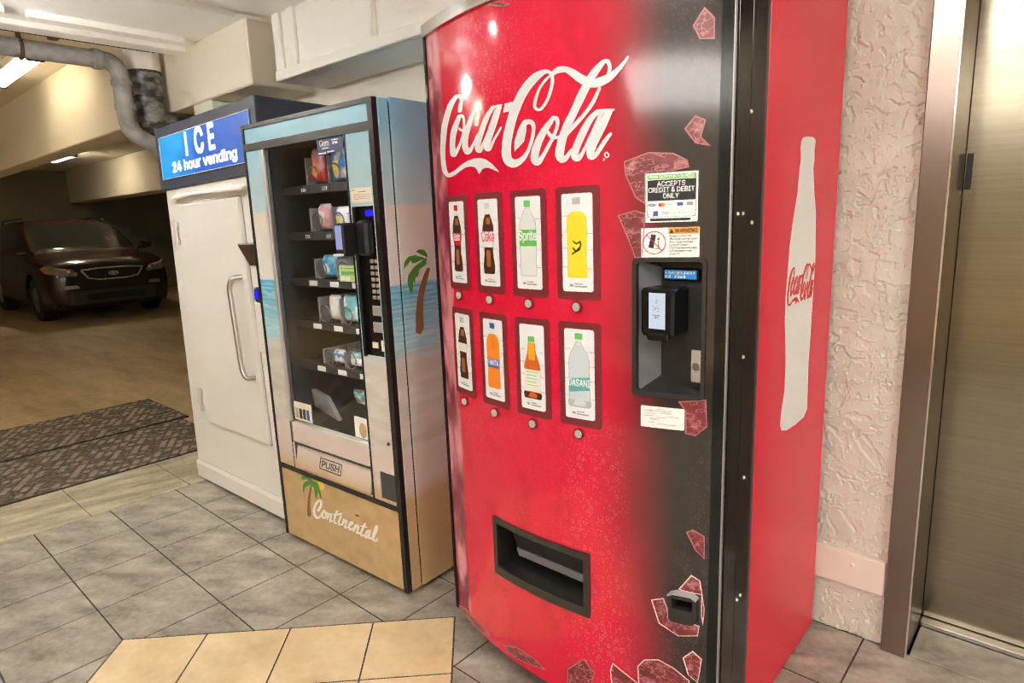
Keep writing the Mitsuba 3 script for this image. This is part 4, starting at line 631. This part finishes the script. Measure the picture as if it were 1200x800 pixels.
sadd('lettering', cat(words('Gum', .022, .528, 1.700, .0025, maxw=.055), bx(.540, .580, .002, .003, 1.691, 1.695), bx(.600, .640, .002, .003, 1.716, 1.719), bx(.606, .612, .002, .003, 1.702, 1.712), bx(.616, .634, .002, .003, 1.703, 1.711), bx(.516, .562, .002, .003, 1.674, 1.679), bx(.570, .610, .002, .003, 1.677, 1.681)), 'm_white_ink', parent=pk)
# packets
def packet(u0, u1, z0, z1, d, cols, seed, label, lean=0.0, thick=.024):
    n = 22; a, b = np.meshgrid(np.linspace(-1, 1, n), np.linspace(-1, 1, n), indexing='ij')
    prof = ((1 - np.abs(a) ** 3) * (1 - np.abs(b) ** 4)) ** .6
    nz = meshkit.fbm(np.stack([a * 2.2 + seed, b * 2.2, 0 * a], -1), 3, seed) - .5
    th = thick * prof * (1 + .55 * nz) + .001
    uu = (u0 + u1) / 2 + (u1 - u0) / 2 * a * (1 - .05 * np.abs(b) ** 6); zz = (z0 + z1) / 2 + (z1 - z0) / 2 * b
    z0 += .005; zz = (z0 + z1) / 2 + (z1 - z0) / 2 * b; col = np.array(cols, float); e = meshkit.fbm(np.stack([a * 1.5, b * 1.5 + 5, 0 * a + seed], -1), 3, seed + 50)
    t = np.clip((e - .42) * 9, 0, 1)[..., None]; c = col[0] * (1 - t) + col[1] * t
    rad = np.hypot(a * .9 + .1, b + .25); r_ = np.clip((.52 - rad) * 7, 0, 1)[..., None]; c = c * (1 - r_) + col[2] * r_
    c = np.where((np.abs(b) > .86)[..., None], col[0] * .8 + .1, c)
    Vf = np.stack([uu, d - th + lean * (z1 - zz), zz], -1).reshape(-1, 3); Vb = np.stack([uu, d + th * .6 + lean * (z1 - zz), zz], -1).reshape(-1, 3)
    i_, j_ = np.meshgrid(np.arange(n - 1), np.arange(n - 1), indexing='ij'); o_ = (i_ * n + j_).ravel()
    f1 = np.vstack([np.c_[o_, o_ + n, o_ + n + 1], np.c_[o_, o_ + n + 1, o_ + 1]]); f2 = f1[:, ::-1] + n * n
    rim = np.r_[np.arange(n) * n, (n - 1) * n + np.arange(1, n), np.arange(n - 2, -1, -1) * n + n - 1, np.arange(n - 2, 0, -1)]
    nx_ = np.roll(rim, -1); f3 = np.vstack([np.c_[rim, nx_ + n * n, nx_], np.c_[rim, rim + n * n, nx_ + n * n]])
    m = trimesh.Trimesh(np.vstack([Vf, Vb]), np.vstack([f1, f2, f3]), process=False)
    C2 = np.vstack([c.reshape(-1, 3)] * 2)
    return top('snack_bag', S(m), 'm_bag', label, 'snack bag', smooth=True, color=np.clip(C2, 0, 1))
RED, ORG, WHT, BLU, TEA, CRM, YLW, PNK = (.60, .03, .04), (.90, .30, .04), (.85, .85, .85), (.04, .28, .62), (.20, .55, .58), (.78, .70, .52), (.85, .70, .10), (.75, .35, .40)
packet(.285, .370, 1.583, 1.722, .135, (RED, PNK, ORG), 1, 'red and orange snack bag on the top shelf of the snack machine')
packet(.420, .510, 1.583, 1.715, .135, (BLU, WHT, YLW), 2, 'blue and white snack bag on the top shelf, behind the dark blue sticker')
packet(.306, .380, 1.398, 1.505, .135, (WHT, PNK, CRM), 3, 'white and pink snack bag at the left of the second shelf')
packet(.420, .492, 1.398, 1.490, .135, (WHT, BLU, YLW), 4, 'white snack bag with blue and yellow at the right of the second shelf')
packet(.300, .390, 1.206, 1.300, .135, (BLU, TEA, WHT), 5, 'bright blue and white snack bag on the middle shelf')
packet(.322, .390, 1.026, 1.136, .135, (WHT, CRM, WHT), 6, 'white and cream snack bag on the fourth shelf')
packet(.416, .512, 1.026, 1.140, .135, (TEA, WHT, TEA), 7, 'teal and white snack bag on the fourth shelf')
packet(.322, .388, .842, .905, .135, (WHT, BLU, WHT), 8, 'small silvery snack bag at the left of the lowest shelf')
packet(.436, .520, .842, .905, .135, (TEA, WHT, WHT), 9, 'small teal and white snack bag at the right of the lowest shelf')
packet(.335, .415, .640, .715, .20, (WHT, TEA, (.30, .34, .33)), 10, 'white and teal packet dropped in the bottom of the snack machine', lean=.3)
packet(.450, .560, .640, .730, .20, (TEA, (.2, .25, .25), WHT), 11, 'dark teal packet lying in the bottom of the snack machine', lean=.3)
sadd('delivery_tray', hull([(.10, .10, .50), (.70, .10, .50), (.10, .12, .50), (.70, .12, .50), (.10, .55, .66), (.70, .55, .66), (.10, .55, .64), (.70, .55, .64)]), 'm_black')
sadd('tray_guard', hull([(.13, .12, .70), (.24, .12, .68), (.13, .13, .62), (.30, .13, .58), (.13, .14, .70), (.24, .14, .68), (.13, .15, .62), (.30, .15, .58)]), 'm_grey')

# ---------------------------------------------------------------- ice machine
def rot(yaw, a, b):
    cz, sz, c1, s1, c2, s2 = math.cos(yaw), math.sin(yaw), math.cos(a), math.sin(a), math.cos(b), math.sin(b)
    return np.array([[cz, -sz, 0], [sz, cz, 0], [0, 0, 1]]) @ np.array([[c1, 0, s1], [0, 1, 0], [-s1, 0, c1]]) @ np.array([[1, 0, 0], [0, c2, -s2], [0, s2, c2]])
RI = rot(.006, -.018, -.023).T
RI = np.array([[0.99982, -0.006, -0.018], [0.00641, 0.99972, 0.023], [0.01786, -0.0231, 0.99957]])
OI = np.array([-3.731, 1.372, .012])
def I(m): return moved(m, lambda v: OI + v @ RI.T)
V3 = thing('ice_vending_machine', 'tall white ice vending machine with a dark blue lit header, left of the snack machine', 'vending machine')
def iadd(name, m, b, parent=None, **k): return add(parent or V3, name, I(m), b, **k)
IW, ID = 1.035, .66
iadd('body', cat(bx(0, IW, 0, ID, .10, 1.625, .006), bx(.0, IW, .0, ID, .0, .10, .004)), 'm_ice_white', label='white metal body')
iadd('base_plate', hull([(0, -.006, .003), (IW, -.006, .003), (0, 0, .003), (IW, 0, .003), (0, -.012, .085), (IW, -.012, .085), (0, -.002, .104), (IW, -.002, .104), (0, 0, .104), (IW, 0, .104)]), 'm_ice_white')
hd = iadd('header', bx(-.022, IW + .045, -.015, ID, 1.622, 1.940, .004), 'm_navy', label='dark blue header box')
sg = iadd('sign_panel', bx(.040, 1.030, -.020, -.012, 1.674, 1.886), 'm_sign', label='blue sign panel', **emit('', (.0, .035, .13)))
iadd('sign_border', plate(rr(.038, 1.032, 1.672, 1.888).difference(rr(.0415, 1.0285, 1.6755, 1.8845)), .003, -.0225), 'm_pic_water')
dt = -.0205
iadd('lettering', cat(bx(.360, .386, dt - .0012, dt, 1.763, 1.878), words('C', .112, .470, 1.763, dt, maxw=.094, bold=True, fat=.006), words('E', .112, .622, 1.763, dt, maxw=.062, bold=True, fat=.005)), 'm_white_ink', parent=sg, label='white letters reading ICE', **emit('', (.28, .28, .30)))
iadd('lettering', words('24 hour vending', .046, .178, 1.6995, dt, maxw=.712, bold=True, fat=.004), 'm_white_ink', parent=sg, label='white letters reading 24 hour vending', **emit('', (.28, .28, .30)))
q = np.array([(.190, 1.534), (.848, 1.535), (.910, .366), (.245, .370)])
def quad(q, d0, d1, b=.006):
    c = q.mean(0); qi = q + (c - q) / np.linalg.norm(c - q, axis=1, keepdims=True) * b * 1.4
    return hull([(u, d1, z) for u, z in q] + [(u, d0 + b, z) for u, z in q] + [(u, d0, z) for u, z in qi])
dk = iadd('door', quad(q, -.020, -.001), 'm_ice_white', label='white insulated door')
iadd('gasket', quad(q + (q - q.mean(0)) * .012, -.003, 0, .001), 'm_grey', parent=dk)
iadd('handle', tube(bend([(.812, -.015, 1.170), (.790, -.062, 1.165), (.775, -.066, 1.12), (.815, -.066, .74), (.835, -.062, .690), (.846, -.015, .690)], .05, 6), .0115, 14), 'm_steel', parent=dk, smooth=40, label='steel tube handle')
for z0, u in ((1.33, .110), (.42, .163)):
    iadd('hinge', cat(tube([(u, -.012, z0), (u - .004, -.012, z0 + .125)], .008, 10), bx(u - .012, u + .012, -.012, 0, z0, z0 + .03, .003), bx(u - .012, u + .012, -.014, 0, z0 + .09, z0 + .12, .003)), 'm_silver', parent=dk)
pts = []
nn = 12
top_z = lambda t: 1.562 + .014 * math.sin(t * 6) * (t > .4); low_z = lambda t: 1.556 + .012 * t + .010 * math.sin(t * 5)
Vh, Fh = [], []
for i in range(nn + 1):
    t = i / nn; u = .125 + t * .83
    for dd_, z_ in ((0, 1.590), (-.03 - .015 * t, low_z(t) + .008), (-.03 - .015 * t, low_z(t) + .001), (0, 1.572)): Vh.append((u, dd_, z_))
for i in range(nn):
    for j in range(4):
        a, b = i * 4 + j, i * 4 + (j + 1) % 4; Fh += [[a, b, b + 4], [a, b + 4, a + 4]]
Fh += [[0, 2, 1], [0, 3, 2], [nn * 4, nn * 4 + 1, nn * 4 + 2], [nn * 4, nn * 4 + 2, nn * 4 + 3]]
iadd('rain_hood', trimesh.Trimesh(Vh, Fh, process=False), 'm_ice_white', label='thin bent hood above the door')
iadd('hopper', hull([(.880, -.055, 1.316), (.985, -.055, 1.316), (.880, 0, 1.316), (.985, 0, 1.316), (.905, -.02, 1.222), (.945, -.02, 1.222), (.905, 0, 1.222), (.945, 0, 1.222)]), 'm_brown', label='brown wedge shaped hood')
iadd('hopper_lid', bx(.880, .99, -.056, 0, 1.316, 1.324, .002), 'm_grey')
rd = iadd('reader_box', cat(bx(.925, .995, -.030, 0, .820, 1.060, .008)), 'm_ice_white', label='white box under the small display')
iadd('display', cat(bx(.945, 1.000, -.034, 0, 1.055, 1.125, .008)), 'm_black', parent=rd)
iadd('display_screen', bx(.950, .985, -.0355, -.0335, 1.072, 1.114), 'm_black', parent=rd, **emit('', (.0, .0, .8)))

# ---------------------------------------------------------------- floor mats
def floor_mat(x0, x1, y0, y1, label):
    k = thing('floor_mat', label, 'floor mat')
    add(k, 'pile', bx(x0 + .008, x1 - .008, y0 + .008, y1 - .008, -.004, .010, .002), 'm_mat')
    add(k, 'border', plate_xy(rr(x0, x1, y0, y1).difference(rr(x0 + .010, x1 - .010, y0 + .010, y1 - .010)), -.004, .010), 'm_rubber')
floor_mat(-5.03, -4.21, -1.0, 1.78, 'dark woven doormat at the edge of the tiles, left of the ice machine')
floor_mat(-5.90, -5.062, -1.0, 1.84, 'dark woven doormat farther out, lying along the first one on the concrete')

# ---------------------------------------------------------------- parked car
def loft(secs, n_between=4):
    xs = np.array([s[0] for s in secs]); A = np.array([s[1] for s in secs], float)
    from scipy.interpolate import PchipInterpolator
    tt = np.arange(len(xs)); t2 = np.linspace(0, len(xs) - 1, (len(xs) - 1) * n_between + 1)
    X = PchipInterpolator(tt, xs)(t2); Y = PchipInterpolator(tt, A.reshape(len(xs), -1))(t2).reshape(len(t2), A.shape[1], 2)
    half = Y; other = half[:, ::-1] * [-1, 1]
    G_ = np.concatenate([half, other[:, 1:]], 1)
    return np.concatenate([np.broadcast_to(X[:, None, None], G_.shape[:2] + (1,)), G_], -1)
def grid_solid(Gr):
    n, m = Gr.shape[:2]; Vv = Gr.reshape(-1, 3); Fv = []
    for i in range(n - 1):
        for j in range(m):
            a, b = i * m + j, i * m + (j + 1) % m; Fv += [[a, b, b + m], [a, b + m, a + m]]
    c0, c1 = len(Vv), len(Vv) + 1; Vv = np.vstack([Vv, Gr[0].mean(0), Gr[-1].mean(0)])
    for j in range(m): Fv += [[c0, (j + 1) % m, j], [c1, (n - 1) * m + j, (n - 1) * m + (j + 1) % m]]
    t = trimesh.Trimesh(Vv, Fv); t.fix_normals(); return t
def lower(w, zb, zt): return [(w * .80, zb), (w * .93, zb + .03), (w * .985, zb + .14), (w, (zb + zt) * .48), (w * .985, zt - .16), (w * .93, zt - .06), (w * .80, zt - .015), (w * .45, zt + .008), (0, zt + .016)]
low = loft([(0, lower(.66, .34, .80)), (-.05, lower(.80, .26, .90)), (-.16, lower(.885, .22, .975)), (-.40, lower(.925, .21, 1.03)), (-.9, lower(.94, .21, 1.085)), (-1.35, lower(.945, .21, 1.125)), (-2.5, lower(.945, .22, 1.15)), (-3.8, lower(.945, .23, 1.17)), (-4.4, lower(.92, .27, 1.15)), (-4.66, lower(.84, .36, 1.02))])
def cabin(w0, w1, zt): return [(w0, 1.02), (w0, 1.08), (w0 * .985, 1.13), (w1 + (w0 - w1) * .18, zt - .10 * (zt - 1.0)), (w1 * .93, zt - .02 * (zt - 1)), (w1 * .62, zt + .0), (w1 * .3, zt + .008), (0, zt + .012)]
cab = loft([(-1.12, cabin(.80, .78, 1.10)), (-1.42, cabin(.84, .77, 1.26)), (-1.80, cabin(.87, .72, 1.48)), (-2.05, cabin(.88, .69, 1.60)), (-2.4, cabin(.885, .67, 1.67)), (-3.0, cabin(.885, .665, 1.69)), (-3.7, cabin(.88, .66, 1.66)), (-4.3, cabin(.84, .63, 1.56)), (-4.58, cabin(.78, .66, 1.12))], 5)
car_T = np.array([-11.95, 3.48, 0])
def CAR(m): return at(m, *car_T)
V4 = thing('car', 'dark maroon SUV parked facing the viewer in the dim garage', 'car')
wheels = [(-.95, .80), (-.95, -.80), (-3.65, .80), (-3.65, -.80)]
M = mf(grid_solid(low)) + mf(grid_solid(cab))
for wx, wy in wheels:
    arch = trimesh.creation.cylinder(.42, .36, sections=32); arch.apply_transform(trimesh.transformations.rotation_matrix(np.pi / 2, (1, 0, 0))); arch.apply_translation((wx, wy * 1.06, .37)); M = M - mf(arch)
body = tm(M)
add(V4, 'body', CAR(body), 'm_carred', 35, label='dark maroon painted bodywork')
def patch(Gr, i0, i1, js, off):
    g = Gr[i0:i1][:, js]; du = np.gradient(g, axis=0); dv = np.gradient(g, axis=1); nn_ = np.cross(du, dv); nn_ /= np.linalg.norm(nn_, axis=-1, keepdims=True) + 1e-9
    c = g.reshape(-1, 3).mean(0) - np.array([-2.6, 0, .9])
    if (nn_.reshape(-1, 3) @ c).mean() < 0: nn_ = -nn_
    n, m = g.shape[:2]; Va = (g + nn_ * off).reshape(-1, 3); Vb_ = (g - nn_ * .01).reshape(-1, 3); Fv = []
    for i in range(n - 1):
        for j in range(m - 1):
            a = i * m + j; Fv += [[a, a + 1, a + m + 1], [a, a + m + 1, a + m]]
    Fa = np.array(Fv); rim = np.r_[np.arange(m), np.arange(1, n) * m + m - 1, (n - 1) * m + np.arange(m - 2, -1, -1), np.arange(n - 2, 0, -1) * m]
    nx2 = np.roll(rim, -1); K = n * m
    return trimesh.Trimesh(np.vstack([Va, Vb_]), np.vstack([Fa, Fa[:, ::-1] + K, np.c_[rim, nx2 + K, nx2], np.c_[rim, rim + K, nx2 + K]]), process=False)
NJ = cab.shape[1]
add(V4, 'windshield', CAR(patch(cab, 2, 15, list(range(4, NJ - 4)), .004)), 'm_car_glass', True, label='dark windshield')
for a, b in ((13, 24), (25, 33)):
    add(V4, 'side_window', CAR(patch(cab, a, b, [NJ - 3, NJ - 4], .004)), 'm_car_glass', True)
    add(V4, 'side_window', CAR(patch(cab, a, b, [2, 3], .004)), 'm_car_glass', True)
def tyre(): return lathe([(.22, -.11), (.33, -.115), (.362, -.09), (.368, 0), (.362, .09), (.33, .115), (.22, .11), (.22, -.11)], 'y', 36)
for wx, wy in wheels:
    s_ = 1 if wy > 0 else -1
    wk = add(V4, 'wheel', CAR(at(tyre(), wx, wy, .368)), 'm_tyre', 40, label='black tyre with alloy rim')
    add(wk, 'rim', CAR(cat(at(lathe([(.20, -.10), (.235, -.10), (.235, .10), (.20, .10), (.20, -.10)], 'y', 30), wx, wy, .368), *[at(hull(np.array([(math.cos(a) * r + math.sin(a) * w_, s_ * y_, math.sin(a) * r - math.cos(a) * w_) for r, w_ in ((.03, .03), (.03, -.03), (.215, .02), (.215, -.02)) for y_ in (.085, .105)])), wx, wy, .368) for a in np.arange(5) * 2 * np.pi / 5 + .3])), 'm_rim', 40)
# front of the car
for s_ in (1, -1):
    hl = add(V4, 'headlight', CAR(hull([(.02, s_ * .50, .80), (.015, s_ * .52, .755), (-.02, s_ * .76, .775), (-.02, s_ * .77, .89), (-.12, s_ * .905, .83), (-.22, s_ * .935, .90), (-.20, s_ * .88, .935), (-.05, s_ * .62, .875), (-.2, s_ * .6, .80)])), 'm_lens', label='headlight')
    add(hl, 'turn_signal', CAR(hull([(-.075, s_ * .85, .80), (-.115, s_ * .915, .83), (-.22, s_ * .945, .905), (-.065, s_ * .84, .89), (-.2, s_ * .80, .86)])), 'm_amber')
    for yy in (.56, .67): add(hl, 'projector', CAR(at(lathe([(0, -.02), (.045, -.01), (.05, .02), (0, .02)], 'x', 18), -.005 - .06 * (yy > .6), s_ * yy * 1.06, .825)), 'm_chrome', True)
    add(V4, 'fog_lamp', CAR(hull([(.045, s_ * .50, .56), (-.0, s_ * .70, .55), (-.0, s_ * .70, .61), (.045, s_ * .53, .61), (-.08, s_ * .6, .57)])), 'm_lens', label='fog lamp')
    mk = add(V4, 'wing_mirror', CAR(hull([(-1.50 + a, s_ * (.93 + b), 1.10 + c) for a, b, c in ((0, 0, .02), (.07, .04, .0), (.07, .20, .02), (.06, .22, .12), (.05, .04, .14), (-.05, .03, .0), (-.05, .20, .02), (-.05, .21, .12), (-.05, .04, .14))])), 'm_carred', 40, label='wing mirror')
    add(mk, 'stalk', CAR(bx(-1.52, -1.46, min(s_ * .82, s_ * .99), max(s_ * .82, s_ * .99), 1.10, 1.13, .01)), 'm_black')
gp = Polygon([(-.44, .835), (-.36, .715), (-.20, .685), (.20, .685), (.36, .715), (.44, .835), (.20, .855), (-.20, .855)])
def carfront(poly, x0, t):
    e = plate(poly, t, 0); v = np.array(e.vertices); return trimesh.Trimesh(np.c_[x0 - v[:, 1], v[:, 0], v[:, 2]], e.faces, process=False)
gk = add(V4, 'grille', CAR(carfront(gp, .022, .08)), 'm_black', label='black grille with chrome surround')
add(gk, 'surround', CAR(carfront(gp.buffer(.015).difference(gp.buffer(-.004)), .034, .09)), 'm_car_chrome')
for z in (.735, .77, .805): add(gk, 'bar', CAR(bx(.018, .030, -.37, .37, z - .006, z + .006, .002)), 'm_dark_grey')
ov = affinity.scale(Point(0, .770).buffer(1, 12), .075, .034)
eb = add(gk, 'emblem', CAR(carfront(ov, .040, .02)), 'm_car_chrome', label='oval chrome badge')
cw = meshkit.text_mesh('KIA', .036, .004, True); v = np.array(cw.vertices); v[:, 0] -= v[:, 0].mean(); v[:, 0] *= 1.1
add(V4, 'badge_letters', CAR(trimesh.Trimesh(np.c_[.040 + v[:, 2], v[:, 0], .752 + v[:, 1]], cw.faces, process=False)), 'm_ink')
add(V4, 'lower_bumper', CAR(hull([(.03, -.60, .52), (.03, .60, .52), (-.12, -.86, .50), (-.12, .86, .50), (.02, -.60, .30), (.02, .60, .30), (-.14, -.84, .28), (-.14, .84, .28), (-.4, -.8, .3), (-.4, .8, .3)])), 'm_plastic_dark', label='dark plastic lower bumper')
add(V4, 'intake', CAR(bx(.02, .036, -.42, .42, .36, .46, .006)), 'm_black')
for s_ in (1, -1): add(V4, 'roof_rail', CAR(tube(bend([(-2.2, s_ * .63, 1.62), (-2.35, s_ * .63, 1.71), (-3.9, s_ * .62, 1.70), (-4.05, s_ * .62, 1.62)], .1, 4), .016, 8)), 'm_black', 40)
add(V4, 'inside_mirror', CAR(bx(-2.02, -1.985, -.09, .09, 1.47, 1.52, .01)), 'm_black')
